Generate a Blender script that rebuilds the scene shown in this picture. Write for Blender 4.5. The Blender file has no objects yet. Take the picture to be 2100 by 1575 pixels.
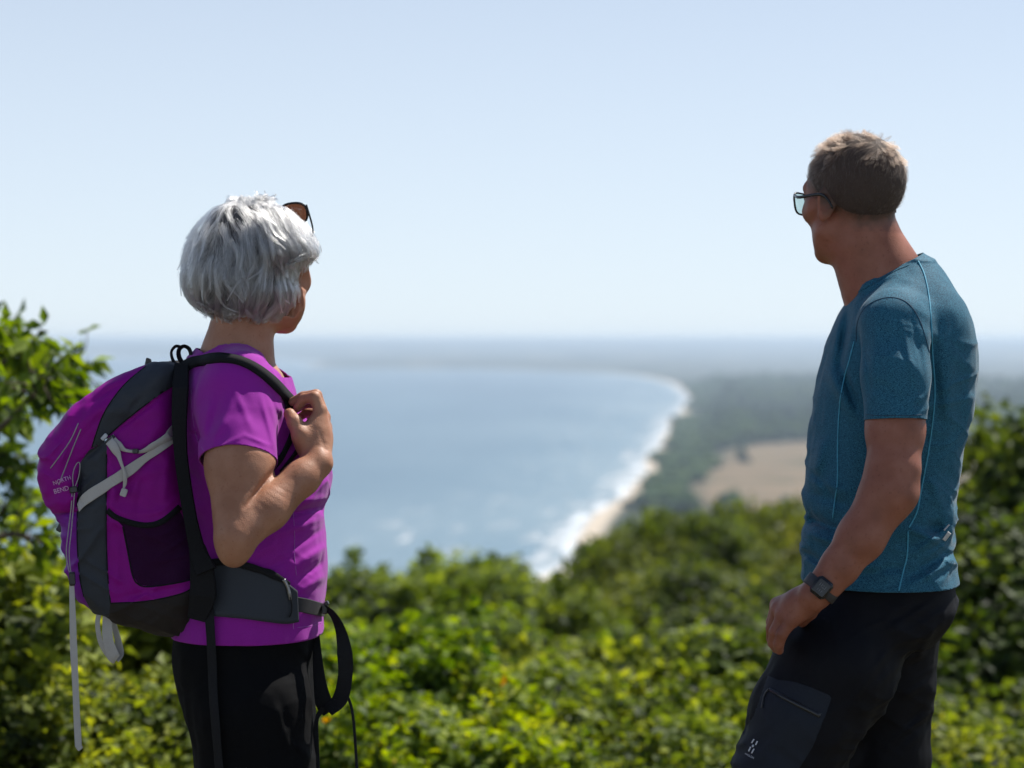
import bpy, bmesh, math, random
import numpy as np
from mathutils import Vector, Matrix, noise as mnoise
from mathutils.bvhtree import BVHTree
R = math.radians
SC = bpy.context.scene
# ---------------------------------------------------------------- camera, sky, sun, exposure
FPX, CX, HY, CAMZ = 4083.33, 1050.0, 698.0, 1.45
cd = bpy.data.cameras.new('camera'); cam = bpy.data.objects.new('camera', cd); SC.collection.objects.link(cam)
cam.location = (0, 0, CAMZ); cam.rotation_euler = (R(90), 0, 0)
cd.sensor_width = 36; cd.lens = 70; cd.shift_y = -(787.5 - HY) / 2100
cd.clip_start = 0.1; cd.clip_end = 90000
cd.dof.use_dof = True; cd.dof.focus_distance = 3.80; cd.dof.aperture_fstop = 2.8
SC.camera = cam
SUN_EL, SUN_AZ = 56.0, 47.0      # degrees above the horizon; degrees to the right of the view direction
world = bpy.data.worlds.new('World'); SC.world = world; world.use_nodes = True
nt = world.node_tree; nt.nodes.clear()
sky = nt.nodes.new('ShaderNodeTexSky'); sky.sky_type = 'NISHITA'; sky.sun_disc = False
sky.sun_elevation = R(SUN_EL); sky.sun_rotation = R(SUN_AZ); sky.altitude = 100
sky.air_density = 0.6; sky.dust_density = 0.2; sky.ozone_density = 3.0
bg = nt.nodes.new('ShaderNodeBackground'); bg.inputs[1].default_value = 0.084
wo = nt.nodes.new('ShaderNodeOutputWorld')
tcw = nt.nodes.new('ShaderNodeTexCoord'); spw = nt.nodes.new('ShaderNodeSeparateXYZ'); mrw = nt.nodes.new('ShaderNodeFloatCurve'); mxw = nt.nodes.new('ShaderNodeMix'); mxw.data_type = 'RGBA'
cv = mrw.mapping.curves[0].points; cv[0].location = (0, .86); cv[1].location = (1, .05); cv.new(.17, .60); cv.new(.40, .16); mrw.mapping.update()    # thin summer veil, densest low down
mxw.inputs[7].default_value = (6.5, 7.2, 7.75, 1)
nt.links.new(tcw.outputs['Generated'], spw.inputs[0]); nt.links.new(spw.outputs[2], mrw.inputs[1]); nt.links.new(mrw.outputs[0], mxw.inputs[0]); nt.links.new(sky.outputs[0], mxw.inputs[6])
nt.links.new(mxw.outputs[2], bg.inputs[0]); nt.links.new(bg.outputs[0], wo.inputs[0])
sl = bpy.data.lights.new('sun', 'SUN'); sl.energy = 5.0; sl.angle = R(0.5); sl.color = (1.0, 0.955, 0.88)
so = bpy.data.objects.new('sun', sl); SC.collection.objects.link(so); so.location = (5, 5, 30)
sdir = Vector((math.sin(R(SUN_AZ)) * math.cos(R(SUN_EL)), math.cos(R(SUN_AZ)) * math.cos(R(SUN_EL)), math.sin(R(SUN_EL))))
so.rotation_euler = sdir.to_track_quat('Z', 'Y').to_euler()
SC.view_settings.view_transform = 'Standard'; SC.view_settings.look = 'None'
SC.view_settings.exposure = 0.60; SC.view_settings.gamma = 1.0
SC.cycles.use_denoising = True
SC.cycles.max_bounces = 6; SC.cycles.diffuse_bounces = 3; SC.cycles.glossy_bounces = 3
SC.cycles.transmission_bounces = 4; SC.cycles.transparent_max_bounces = 12; SC.cycles.volume_bounces = 0
SC.cycles.caustics_reflective = False; SC.cycles.caustics_refractive = False
# ---------------------------------------------------------------- helpers
rng = np.random.default_rng(7)
V = lambda *a: np.array(a, dtype=np.float64)
def P(px, py, Y):
    return V((px - CX) * Y / FPX, Y, CAMZ + (HY - py) * Y / FPX)
def Zof(py, Y): return CAMZ + (HY - py) * Y / FPX
def Xof(px, Y): return (px - CX) * Y / FPX
ROOTS = {}
def tag(o, label=None, cat=None, group=None, kind=None):
    if label: o['label'] = label
    if cat: o['category'] = cat
    if group: o['group'] = group
    if kind: o['kind'] = kind
    return o
def empty(name, loc, label, cat, group=None):
    o = bpy.data.objects.new(name, None); o.empty_display_size = 0.1
    SC.collection.objects.link(o); o.location = loc; ROOTS[o.name] = V(*loc)
    return tag(o, label, cat, group)
def origin_of(parent):
    while parent is not None:
        if parent.name in ROOTS: return ROOTS[parent.name]
        parent = parent.parent
    return V(0, 0, 0)
def mesh_obj(name, v, f, mat=None, parent=None, smooth=True, origin=None, attrs=None, mats=None, mi=None):
    """v in world coordinates; f an (n,3|4) array or a list of index lists"""
    v = np.asarray(v, dtype=np.float64)
    o0 = origin_of(parent) if parent is not None else (V(0, 0, 0) if origin is None else np.asarray(origin, float))
    me = bpy.data.meshes.new(name)
    if isinstance(f, np.ndarray):
        n, k = f.shape
        me.vertices.add(len(v)); me.vertices.foreach_set('co', (v - o0).astype(np.float32).ravel())
        me.loops.add(n * k); me.loops.foreach_set('vertex_index', f.astype(np.int32).ravel())
        me.polygons.add(n); me.polygons.foreach_set('loop_start', np.arange(0, n * k, k, dtype=np.int32))
        me.polygons.foreach_set('loop_total', np.full(n, k, dtype=np.int32))
        me.update(calc_edges=True)
    else:
        me.from_pydata([tuple(p) for p in (v - o0)], [], [list(q) for q in f]); me.update()
    me.polygons.foreach_set('use_smooth', np.full(len(me.polygons), smooth))
    if attrs:
        for k_, (dom, arr) in attrs.items():
            a = me.attributes.new(k_, 'FLOAT', dom); a.data.foreach_set('value', np.asarray(arr, np.float32))
    for m in (mats or ([mat] if mat else [])): me.materials.append(m)
    if mi is not None: me.polygons.foreach_set('material_index', np.asarray(mi, np.int32))
    o = bpy.data.objects.new(name, me); SC.collection.objects.link(o)
    if parent is not None: o.parent = parent
    else:
        o.location = o0; ROOTS[o.name] = o0
    return o
def join_geo(parts):
    vs, fs, n = [], [], 0
    for v, f in parts:
        vs.append(np.asarray(v)); fs += [[i + n for i in q] for q in f]; n += len(v)
    return np.concatenate(vs), fs
# ---- curves and small solids
def spline(pts, n=8):
    pts = np.asarray(pts, float); out = []
    q = np.vstack([2 * pts[0] - pts[1], pts, 2 * pts[-1] - pts[-2]])
    for i in range(1, len(q) - 2):
        for t in np.linspace(0, 1, n, endpoint=False):
            out.append(0.5 * (2 * q[i] + (q[i + 1] - q[i - 1]) * t + (2 * q[i - 1] - 5 * q[i] + 4 * q[i + 1] - q[i + 2]) * t * t + (3 * q[i] - q[i - 1] - 3 * q[i + 1] + q[i + 2]) * t ** 3))
    out.append(pts[-1]); return np.array(out)
def nrm(a): return a / (np.linalg.norm(a, axis=-1, keepdims=True) + 1e-12)
def tube(pts, r, k=8, cap=True):
    pts = np.asarray(pts, float); n = len(pts); r = np.broadcast_to(np.asarray(r, float), (n,))
    T = nrm(np.gradient(pts, axis=0)); up = V(0.13, -0.2, 1) if abs(T[0][2]) < 0.9 else V(1, 0.1, 0)
    N = nrm(np.cross(T[0], up)); vs = []
    for i in range(n):
        N = nrm(N - T[i] * np.dot(N, T[i])); B = np.cross(T[i], N)
        a = np.arange(k) * 2 * np.pi / k
        vs.append(pts[i] + r[i] * (np.cos(a)[:, None] * N + np.sin(a)[:, None] * B))
    f = [[i * k + j, i * k + (j + 1) % k, (i + 1) * k + (j + 1) % k, (i + 1) * k + j] for i in range(n - 1) for j in range(k)]
    if cap: f += [list(range(k))[::-1], [(n - 1) * k + j for j in range(k)]]
    return np.concatenate(vs), f
def ribbon(A, B, N, th):
    """strip between edge lines A and B with normals N and thickness th, closed solid"""
    A, B, N = map(lambda a: np.asarray(a, float), (A, B, N)); n = len(A)
    e = 0.15 * (B - A)
    rows = [A, A + e * .35 + N * th * .5, B - e * .35 + N * th * .5, B, B - e * .35 - N * th * .5, A + e * .35 - N * th * .5]
    v = np.stack(rows, 1).reshape(-1, 3); k = 6
    f = [[i * k + j, i * k + (j + 1) % k, (i + 1) * k + (j + 1) % k, (i + 1) * k + j] for i in range(n - 1) for j in range(k)]
    f += [list(range(k))[::-1], [(n - 1) * k + j for j in range(k)]]
    return v, f
def box_geo(c, ax, ay, az, bev=0.25):
    """bevelled block: centre c and half-axis vectors"""
    c, ax, ay, az = map(np.asarray, (c, ax, ay, az)); s = 1 - bev
    v = []; loops = []
    for (u, w) in ((-1, s), (-s, 1), (s, 1), (1, s)): pass
    prof = [(-1, -s), (-s, -1), (s, -1), (1, -s), (1, s), (s, 1), (-s, 1), (-1, s)]
    for z, q in ((-1, s), (-s, 1), (s, 1), (1, s)):
        for (x, y) in prof: v.append(c + ax * x * q + ay * y * q + az * z)
    f = [[r * 8 + j, r * 8 + (j + 1) % 8, (r + 1) * 8 + (j + 1) % 8, (r + 1) * 8 + j] for r in range(3) for j in range(8)]
    f += [list(range(8))[::-1], [24 + j for j in range(8)]]
    return np.array(v), f
# ---- noise
def _h(i, j, k, s):
    n = (i * 374761393 + j * 668265263 + k * 1442695041 + s * 974634777) & 0xFFFFFFFF
    n = ((n ^ (n >> 13)) * 1274126177) & 0xFFFFFFFF
    n = ((n ^ (n >> 16)) * 2246822519) & 0xFFFFFFFF
    return ((n ^ (n >> 15)) & 0xFFFF) / 32767.5 - 1
def vnoise(p, s=0):
    i = np.floor(p).astype(np.int64); f = p - i; f = f * f * (3 - 2 * f); x, y, z = i[..., 0], i[..., 1], i[..., 2]; r = 0
    for a in (0, 1):
        wa = f[..., 0] if a else 1 - f[..., 0]
        for b in (0, 1):
            wb = f[..., 1] if b else 1 - f[..., 1]
            for c in (0, 1):
                wc = f[..., 2] if c else 1 - f[..., 2]
                r = r + wa * wb * wc * _h(x + a, y + b, z + c, s)
    return r
def fbm(p, s=0, o=3):
    r = 0; a = 1.0; t = 0
    for k in range(o): r = r + a * vnoise(p * 2 ** k + 17.3 * k, s + k); t += a; a *= .5
    return r / t
# ---- signed distances
def cone(p, a, b, ra, rb):
    a, b = np.asarray(a), np.asarray(b); d = b - a; t = np.clip((p - a) @ d / (d @ d + 1e-12), 0, 1)
    return np.linalg.norm(p - a - t[:, None] * d, axis=1) - (ra + (rb - ra) * t)
def ell(p, c, r, M=None):
    q = p - np.asarray(c)
    if M is not None: q = q @ M
    q = q / np.asarray(r); k = np.linalg.norm(q, axis=1); g = np.linalg.norm(q / np.asarray(r), axis=1)
    return k * (k - 1) / (g + 1e-6)
def smin(a, b, k):
    h = np.clip(.5 + .5 * (b - a) / k, 0, 1); return b + (a - b) * h - k * h * (1 - h)
def wrinkle(p, s, amp):
    q = p + .03 * np.stack([vnoise(p * 9, s + 5), vnoise(p * 9 + 20, s + 6), vnoise(p * 9 + 40, s + 7)], 1)
    a = vnoise(np.stack([(q[:, 0] + .7 * q[:, 2]) * 7, q[:, 1] * 10, (q[:, 2] - .55 * q[:, 0]) * 30], 1), s); b = vnoise(np.stack([(q[:, 0] - .6 * q[:, 2]) * 8, q[:, 1] * 12, (q[:, 2] + .5 * q[:, 0]) * 36], 1), s + 1)
    return amp * ((1 - np.abs(a)) ** 3 + .7 * (1 - np.abs(b)) ** 3) * np.clip(.55 + 1.2 * vnoise(p * 5, s + 3), 0, 1)
def smax(a, b, k): return -smin(-a, -b, k)
def chain(p, pts, rad, k=0.01):
    d = cone(p, pts[0], pts[1], rad[0], rad[1])
    for i in range(1, len(pts) - 1): d = smin(d, cone(p, pts[i], pts[i + 1], rad[i], rad[i + 1]), k)
    return d
class Sect:
    """stack of superellipse sections given as (py, xl, xr, half depth, centre depth offset)"""
    def __init__(s, rows, Y0, n=2.3):
        rows = sorted(rows, key=lambda r: -r[0]); t = np.array([(Zof(r[0], Y0), Xof((r[1] + r[2]) / 2, Y0), (r[2] - r[1]) / 2 * Y0 / FPX, r[3], Y0 + (r[4] if len(r) > 4 else 0)) for r in rows])
        s.t = spline(t, 8); s.n = n; s.t = s.t[np.argsort(s.t[:, 0])]
    def __call__(s, p):
        z = p[:, 2]; I = lambda j: np.interp(z, s.t[:, 0], s.t[:, j])
        x = (p[:, 0] - I(1)); y = (p[:, 1] - I(4)); a = I(2); b = I(3)
        L = np.sqrt(x * x + y * y) + 1e-5
        k = (np.abs(x / a) ** s.n + np.abs(y / b) ** s.n) ** (1 / s.n) + 1e-6
        d = (L - L / k) * .9
        return np.maximum(d, np.maximum(z - s.t[-1, 0], s.t[0, 0] - z))
def field(sdf, lo, hi, h, B=8, margin=0.02):
    lo = np.asarray(lo, float); nb = np.ceil((np.asarray(hi) - lo) / (h * B)).astype(int)
    bi = np.stack(np.meshgrid(*[np.arange(k) for k in nb], indexing='ij'), -1).reshape(-1, 3)
    c = lo + (bi + .5) * B * h
    fc = np.concatenate([sdf(c[i:i + 400000]) for i in range(0, len(c), 400000)])
    F = np.empty((nb[0], B, nb[1], B, nb[2], B), np.float32)
    F[:] = fc.reshape(nb)[:, None, :, None, :, None]
    act = bi[np.abs(fc) < B * h * .95 + margin]
    loc = np.stack(np.meshgrid(*[np.arange(B)] * 3, indexing='ij'), -1).reshape(-1, 3)
    st = 1500
    for i in range(0, len(act), st):
        a = act[i:i + st]; pts = lo + (a[:, None, :] * B + loc[None]) * h
        vals = sdf(pts.reshape(-1, 3)).reshape(-1, B, B, B)
        F[a[:, 0], :, a[:, 1], :, a[:, 2], :] = vals
    return F.reshape(nb * B), lo
def surfnets(F, lo, h):
    S = F < 0; n = np.array(F.shape) - 1
    cnt = np.zeros(n, np.int8)
    for a in (0, 1):
        for b in (0, 1):
            for c in (0, 1): cnt += S[a:a + n[0], b:b + n[1], c:c + n[2]]
    act = (cnt > 0) & (cnt < 8); I, J, K = np.nonzero(act); m = len(I)
    idx = np.full(n, -1, np.int32); idx[I, J, K] = np.arange(m)
    pos = np.zeros((m, 3)); w = np.zeros(m); base = np.stack([I, J, K], 1)
    cor = [(a, b, c) for a in (0, 1) for b in (0, 1) for c in (0, 1)]
    for c0 in cor:
        for ax in range(3):
            if c0[ax] == 0:
                c1 = list(c0); c1[ax] = 1
                a = F[I + c0[0], J + c0[1], K + c0[2]]; b = F[I + c1[0], J + c1[1], K + c1[2]]
                x = (a < 0) != (b < 0); t = np.where(x, a / np.where(a == b, 1, a - b), 0)
                q = np.array(c0, float)[None].repeat(m, 0); q[:, ax] += t
                pos += np.where(x[:, None], q, 0); w += x
    v = lo + (base + pos / w[:, None]) * h
    Q = []
    for ax in range(3):
        o = [x for x in range(3) if x != ax]
        s0 = [slice(None)] * 3; s1 = [slice(None)] * 3
        s0[ax] = slice(0, -1); s1[ax] = slice(1, None)
        for x in o: s0[x] = slice(1, -1); s1[x] = slice(1, -1)
        A = S[tuple(s0)]; B_ = S[tuple(s1)]; e = np.argwhere(A != B_); e[:, o[0]] += 1; e[:, o[1]] += 1
        ins = S[e[:, 0], e[:, 1], e[:, 2]]
        def cell(d0, d1):
            g = e.copy(); g[:, o[0]] -= d0; g[:, o[1]] -= d1; return idx[g[:, 0], g[:, 1], g[:, 2]]
        q = np.stack([cell(1, 1), cell(0, 1), cell(0, 0), cell(1, 0)], 1)
        flip = ins if ax != 1 else ~ins
        q[~flip] = q[~flip][:, ::-1]; Q.append(q)
    return v, np.concatenate(Q)
def build(sdf, lo, hi, h, margin=.02):
    F, o = field(sdf, lo, hi, h, margin=margin); return surfnets(F, o, h)
def grad(sdf, p, e=1e-3):
    g = np.stack([sdf(p + V(*(e * (np.arange(3) == i)))) - sdf(p - V(*(e * (np.arange(3) == i)))) for i in range(3)], 1)
    return nrm(g)
def bisect(o, co, no, test=None):
    """cut the mesh of o by a plane (world coordinates), dropping the side no points to, only for faces passing test"""
    L = origin_of(o if o.parent is None else o.parent)
    bm = bmesh.new(); bm.from_mesh(o.data)
    fs = [f for f in bm.faces if test is None or test(f.calc_center_median() + Vector(L))]
    geom = list({e for f in fs for e in f.edges} | {v for f in fs for v in f.verts}) + fs
    bmesh.ops.bisect_plane(bm, geom=geom, plane_co=Vector(co) - Vector(L), plane_no=Vector(no), clear_outer=True)
    bm.to_mesh(o.data); bm.free()
def solidify(o, t, off=-1):
    m = o.modifiers.new('thickness', 'SOLIDIFY'); m.thickness = t; m.offset = off
def bvh_of(*objs):
    vs, fs, n = [], [], 0
    for o in objs:
        L = Vector(origin_of(o if o.parent is None else o.parent))
        vs += [v.co + L for v in o.data.vertices]; fs += [[i + n for i in p.vertices] for p in o.data.polygons]; n = len(vs)
    return BVHTree.FromPolygons(vs, fs)
CAMV = Vector((0, 0, CAMZ))
def hit(px, py, bvh, off=0.0, far=None):
    d = Vector(P(px, py, 4.0)) - CAMV; d.normalize(); h = bvh.ray_cast(CAMV, d)
    if h[0] is None: return None
    n = h[1]
    if n.dot(d) > 0: n = -n
    return V(*(h[0] + n * off)), V(*n)
def drape(pts, bvh, off=0.0, n=8, dY=None):
    """spline through picture points laid on the surface"""
    out = []; nn = []; s = spline(np.array(pts, float), n)
    lastY = None; pend = []
    for q in s:
        h = hit(q[0], q[1], bvh, off)
        if h is None:
            h = (P(q[0], q[1], lastY if lastY else dY or 3.85), V(0, -1, 0))
        lastY = h[0][1]; out.append(h[0]); nn.append(h[1])
    return np.array(out), np.array(nn)
def smooth1(a, it=2):
    a = a.copy()
    for _ in range(it): a[1:-1] = .25 * a[:-2] + .5 * a[1:-1] + .25 * a[2:]
    return a
def drape_tube(pts, bvh, r, off=0.0, n=8, k=6, sm=2):
    a, _ = drape(pts, bvh, off, n); return tube(smooth1(a, sm), r, k)
def drape_ribbon(pts, w, bvh, th, off=0.001, n=8, sm=3, maxstep=None):
    """w: width in picture pixels (number or list along the points)"""
    pts = np.array(pts, float); s = spline(pts, n); T = nrm(np.gradient(s, axis=0)); N2 = np.stack([-T[:, 1], T[:, 0]], 1)
    ww = np.interp(np.linspace(0, 1, len(s)), np.linspace(0, 1, len(np.atleast_1d(w))), np.atleast_1d(w)) / 2
    E = []
    for sg in (-1, 1):
        e = []
        for i in range(len(s)):
            q = s[i] + sg * N2[i] * ww[i]; h = hit(q[0], q[1], bvh, off)
            if h is None: h = hit(s[i][0], s[i][1], bvh, off); h = (P(q[0], q[1], h[0][1]), h[1]) if h else (P(q[0], q[1], e[-1][0][1] if e else 3.85), V(0, -1, 0))
            e.append(h)
        E.append(e)
    A = smooth1(np.array([h[0] for h in E[0]]), sm); B = smooth1(np.array([h[0] for h in E[1]]), sm)
    N = nrm(smooth1(np.array([E[0][i][1] + E[1][i][1] for i in range(len(s))]), sm))
    return ribbon(A, B, N, th)
def poly_sd(x, z, poly):
    """signed distance to a polygon, negative inside, and the nearest boundary point"""
    poly = np.asarray(poly, float); best = np.full(len(x), 1e9); bx = np.zeros(len(x)); bz = np.zeros(len(x)); ins = np.zeros(len(x), bool)
    for i in range(len(poly)):
        a, b = poly[i], poly[(i + 1) % len(poly)]; d = b - a
        t = np.clip(((x - a[0]) * d[0] + (z - a[1]) * d[1]) / (d @ d + 1e-12), 0, 1); qx = a[0] + t * d[0]; qz = a[1] + t * d[1]
        dd = np.hypot(x - qx, z - qz); m = dd < best; best = np.where(m, dd, best); bx = np.where(m, qx, bx); bz = np.where(m, qz, bz)
        c = ((a[1] > z) != (b[1] > z)) & (x < d[0] * (z - a[1]) / (d[1] if d[1] else 1e-12) + a[0]); ins ^= c
    return np.where(ins, -best, best), bx, bz
def split_regions(v, f, regions, Y0, snap=0.0022):
    """split quads into named regions: regions = list of (name, picture polygon, test(centroids)) first match wins; rest is last"""
    v = v.copy(); xs = v[:, 0] * Y0 / v[:, 1] if False else v[:, 0]
    px = CX + v[:, 0] * FPX / v[:, 1]; py = HY + (CAMZ - v[:, 2]) * FPX / v[:, 1]
    c = np.stack([px[f].mean(1), py[f].mean(1)], 1); cw = v[f].mean(1)
    lab = np.full(len(f), len(regions))
    for i in range(len(regions) - 1, -1, -1):
        nm, poly, test = regions[i]; sd, _, _ = poly_sd(c[:, 0], c[:, 1], poly); m = sd < 0
        if test is not None: m &= test(cw)
        lab[m] = i
    # move shared vertices on to the outlines
    vl = np.full(len(v), -1); mixed = np.zeros(len(v), bool)
    for k in range(4):
        a = vl[f[:, k]]; mixed[f[:, k]] |= (a >= 0) & (a != lab); vl[f[:, k]] = lab
    for k in range(4): mixed[f[:, k]] |= vl[f[:, k]] != lab
    ids = np.nonzero(mixed)[0]
    for nm, poly, test in regions:
        sd, bx, by = poly_sd(px[ids], py[ids], poly); m = np.abs(sd) < snap * FPX / Y0
        j = ids[m]; nx = bx[m]; ny = by[m]
        v[j, 0] = (nx - CX) * v[j, 1] / FPX; v[j, 2] = CAMZ + (HY - ny) * v[j, 1] / FPX; px[j] = nx; py[j] = ny
    out = []
    for i in range(len(regions) + 1):
        g = f[lab == i]
        if len(g) == 0: out.append(None); continue
        u, inv = np.unique(g.ravel(), return_inverse=True); out.append((v[u], inv.reshape(g.shape)))
    return out
def text_geo(s, size, font=None):
    c = bpy.data.curves.new('t', 'FONT'); c.body = s; c.size = size; c.align_x = 'CENTER'; c.align_y = 'CENTER'; c.resolution_u = 3
    o = bpy.data.objects.new('t', c); SC.collection.objects.link(o); bpy.context.view_layer.update()
    me = o.evaluated_get(bpy.context.evaluated_depsgraph_get()).to_mesh()
    v = np.array([x.co[:] for x in me.vertices]); f = [list(p.vertices) for p in me.polygons]
    o.to_mesh_clear() if False else None
    bpy.data.objects.remove(o); bpy.data.curves.remove(c); return v, f
def decal(v2, f, ctr, ang, sx, sy, bvh, off):
    """lay flat geometry (pixels, y up) on a surface around a picture point"""
    ca, sa = math.cos(R(ang)), math.sin(R(ang)); out = []
    for x, y in v2[:, :2]:
        x *= sx; y *= sy; h = hit(ctr[0] + x * ca + y * sa, ctr[1] + x * sa - y * ca, bvh, off)
        out.append(h[0] if h else P(ctr[0] + x * ca + y * sa, ctr[1] + x * sa - y * ca, 3.85))
    return np.array(out), f
# ---- hair
def trace(starts, F, flow, lay, n, step, norm_mix=None):
    """follow the flow over level sets of F; lay = target distance outside F=0 per strand per point"""
    p = starts.copy(); out = []
    for k in range(n):
        g = grad(F, p, 2e-3); L = lay(k) if callable(lay) else lay
        p = p - g * (F(p) - L)[:, None]; out.append(p.copy())
        d = flow(p, g, k); d = nrm(d - g * np.sum(d * g, 1)[:, None]); p = p + d * (step[:, None] if isinstance(step, np.ndarray) else step)
    return np.stack(out, 1)
def hair_obj(name, S, r0, r1, tone, mat, parent):
    n, k, _ = S.shape; o0 = origin_of(parent); hc = bpy.data.hair_curves.new(name); hc.add_curves([k] * n)
    pa = hc.attributes.get('position') or hc.attributes.new('position', 'FLOAT_VECTOR', 'POINT'); pa.data.foreach_set('vector', (S - o0).astype(np.float32).ravel())
    ra = hc.attributes.get('radius') or hc.attributes.new('radius', 'FLOAT', 'POINT')
    rr = r0 + (r1 - r0) * np.linspace(0, 1, k) ** 1.5; ra.data.foreach_set('value', np.tile(rr, n).astype(np.float32))
    ta = hc.attributes.new('tone', 'FLOAT', 'CURVE'); ta.data.foreach_set('value', np.asarray(tone, np.float32))
    hc.materials.append(mat); o = bpy.data.objects.new(name, hc); SC.collection.objects.link(o); o.parent = parent
    return o
# ---- materials
def new_mat(name):
    m = bpy.data.materials.new(name); m.use_nodes = True; nt = m.node_tree; return m, nt, nt.nodes['Principled BSDF']
def N(nt, t, **k):
    n = nt.nodes.new(t)
    for a, b in k.items():
        if a.startswith('i_'): n.inputs[int(a[2:]) if a[2:].isdigit() else a[2:].replace('_', ' ')].default_value = b
        else: setattr(n, a, b)
    return n
def ramp(nt, fac, stops):
    r = nt.nodes.new('ShaderNodeValToRGB'); nt.links.new(fac, r.inputs[0]); e = r.color_ramp.elements
    while len(e) < len(stops): e.new(0.5)
    for x, (p_, c) in zip(e, stops): x.position = p_; x.color = (*c, 1) if len(c) == 3 else c
    return r
def coords(nt, scale=(1, 1, 1)):
    t = nt.nodes.new('ShaderNodeTexCoord'); m = nt.nodes.new('ShaderNodeMapping'); m.inputs['Scale'].default_value = scale
    nt.links.new(t.outputs['Object'], m.inputs[0]); return m.outputs[0]
def bump(nt, bs, h, strength=.3, dist=.001):
    b = nt.nodes.new('ShaderNodeBump'); b.inputs['Strength'].default_value = strength; b.inputs['Distance'].default_value = dist
    nt.links.new(h, b.inputs['Height']); nt.links.new(b.outputs[0], bs.inputs['Normal'])
def fabric(name, c1, c2, scale=600, stretch=(1, 1, 1), rough=.8, sheen=.3, bumps=.25, lo=.35, hi=.65, spec=.25, big=None):
    m, nt, bs = new_mat(name); co = coords(nt, stretch)
    n1 = N(nt, 'ShaderNodeTexNoise'); n1.inputs['Scale'].default_value = scale; n1.inputs['Detail'].default_value = 3; nt.links.new(co, n1.inputs[0])
    r = ramp(nt, n1.outputs[0], [(lo, c1), (hi, c2)]); nt.links.new(r.outputs[0], bs.inputs['Base Color'])
    bs.inputs['Roughness'].default_value = rough; bs.inputs['Specular IOR Level'].default_value = spec * .5
    bs.inputs['Sheen Weight'].default_value = sheen * .10 if sheen > .25 else 0; bs.inputs['Sheen Roughness'].default_value = .5
    bump(nt, bs, n1.outputs[0], bumps, .0008); return m
def plain(name, c, rough=.5, metal=0, spec=.5, coat=0, scale=200, var=.12, bumps=.08):
    m, nt, bs = new_mat(name); co = coords(nt); n1 = N(nt, 'ShaderNodeTexNoise'); n1.inputs['Scale'].default_value = scale; nt.links.new(co, n1.inputs[0])
    r = ramp(nt, n1.outputs[0], [(.3, tuple(x * (1 - var) for x in c)), (.7, tuple(min(1, x * (1 + var)) for x in c))]); nt.links.new(r.outputs[0], bs.inputs['Base Color'])
    bs.inputs['Roughness'].default_value = rough; bs.inputs['Metallic'].default_value = metal; bs.inputs['Specular IOR Level'].default_value = spec; bs.inputs['Coat Weight'].default_value = coat
    if bumps: bump(nt, bs, n1.outputs[0], bumps, .0005)
    return m
def skin(name, c1, c2, c3):
    m, nt, bs = new_mat(name); co = coords(nt)
    n1 = N(nt, 'ShaderNodeTexNoise'); n1.inputs['Scale'].default_value = 22; n1.inputs['Detail'].default_value = 5; nt.links.new(co, n1.inputs[0])
    r = ramp(nt, n1.outputs[0], [(.3, c1), (.5, c2), (.72, c3)])
    n2 = N(nt, 'ShaderNodeTexNoise'); n2.inputs['Scale'].default_value = 160; n2.inputs['Detail'].default_value = 2; nt.links.new(co, n2.inputs[0])
    f = ramp(nt, n2.outputs[0], [(.62, (1, 1, 1)), (.72, (.60, .47, .40))])
    mx = N(nt, 'ShaderNodeMix', data_type='RGBA', blend_type='MULTIPLY'); mx.inputs[0].default_value = .45
    nt.links.new(r.outputs[0], mx.inputs[6]); nt.links.new(f.outputs[0], mx.inputs[7]); nt.links.new(mx.outputs[2], bs.inputs['Base Color'])
    sa = N(nt, 'ShaderNodeAttribute', attribute_name='stubble'); mh = N(nt, 'ShaderNodeMix', data_type='RGBA'); mh.inputs[7].default_value = (.060, .036, .025, 1)
    nt.links.new(sa.outputs['Fac'], mh.inputs[0]); nt.links.new(mx.outputs[2], mh.inputs[6]); nt.links.new(mh.outputs[2], bs.inputs['Base Color'])
    bs.inputs['Subsurface Weight'].default_value = .18; bs.inputs['Subsurface Radius'].default_value = (1, .35, .2); bs.inputs['Subsurface Scale'].default_value = .006
    bs.inputs['Roughness'].default_value = .5; bs.inputs['Specular IOR Level'].default_value = .3
    v = N(nt, 'ShaderNodeTexVoronoi'); v.inputs['Scale'].default_value = 420; nt.links.new(co, v.inputs[0])
    w = N(nt, 'ShaderNodeTexNoise'); w.inputs['Scale'].default_value = 60; w.inputs['Detail'].default_value = 6; nt.links.new(co, w.inputs[0])
    ad = N(nt, 'ShaderNodeMath', operation='ADD'); nt.links.new(v.outputs[0], ad.inputs[0]); nt.links.new(w.outputs[0], ad.inputs[1])
    bump(nt, bs, ad.outputs[0], .35, .0009); return m
def hair_mat(name, lo, hi, rough=.3, trans=None):
    m = bpy.data.materials.new(name); m.use_nodes = True; nt = m.node_tree; nt.nodes.clear()
    a = N(nt, 'ShaderNodeAttribute', attribute_name='tone'); r = ramp(nt, a.outputs['Fac'], [(0, lo), (1, hi)])
    h = N(nt, 'ShaderNodeBsdfHairPrincipled'); h.model = 'CHIANG'; h.parametrization = 'COLOR'
    nt.links.new(r.outputs[0], h.inputs['Color']); h.inputs['Roughness'].default_value = rough; h.inputs['Radial Roughness'].default_value = .4
    o = N(nt, 'ShaderNodeOutputMaterial'); nt.links.new(h.outputs[0], o.inputs[0]); return m
M_SKINW = skin('skin woman', (.30, .135, .075), (.36, .17, .10), (.41, .21, .13))
M_SKINM = skin('skin man', (.22, .078, .045), (.27, .100, .06), (.32, .13, .085))
M_LIP = plain('lip', (.35, .12, .1), .4)
M_EYE = plain('eye', (.7, .68, .65), .1)
M_BLACK = plain('black plastic', (.012, .012, .013), .3, spec=.5)
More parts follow.
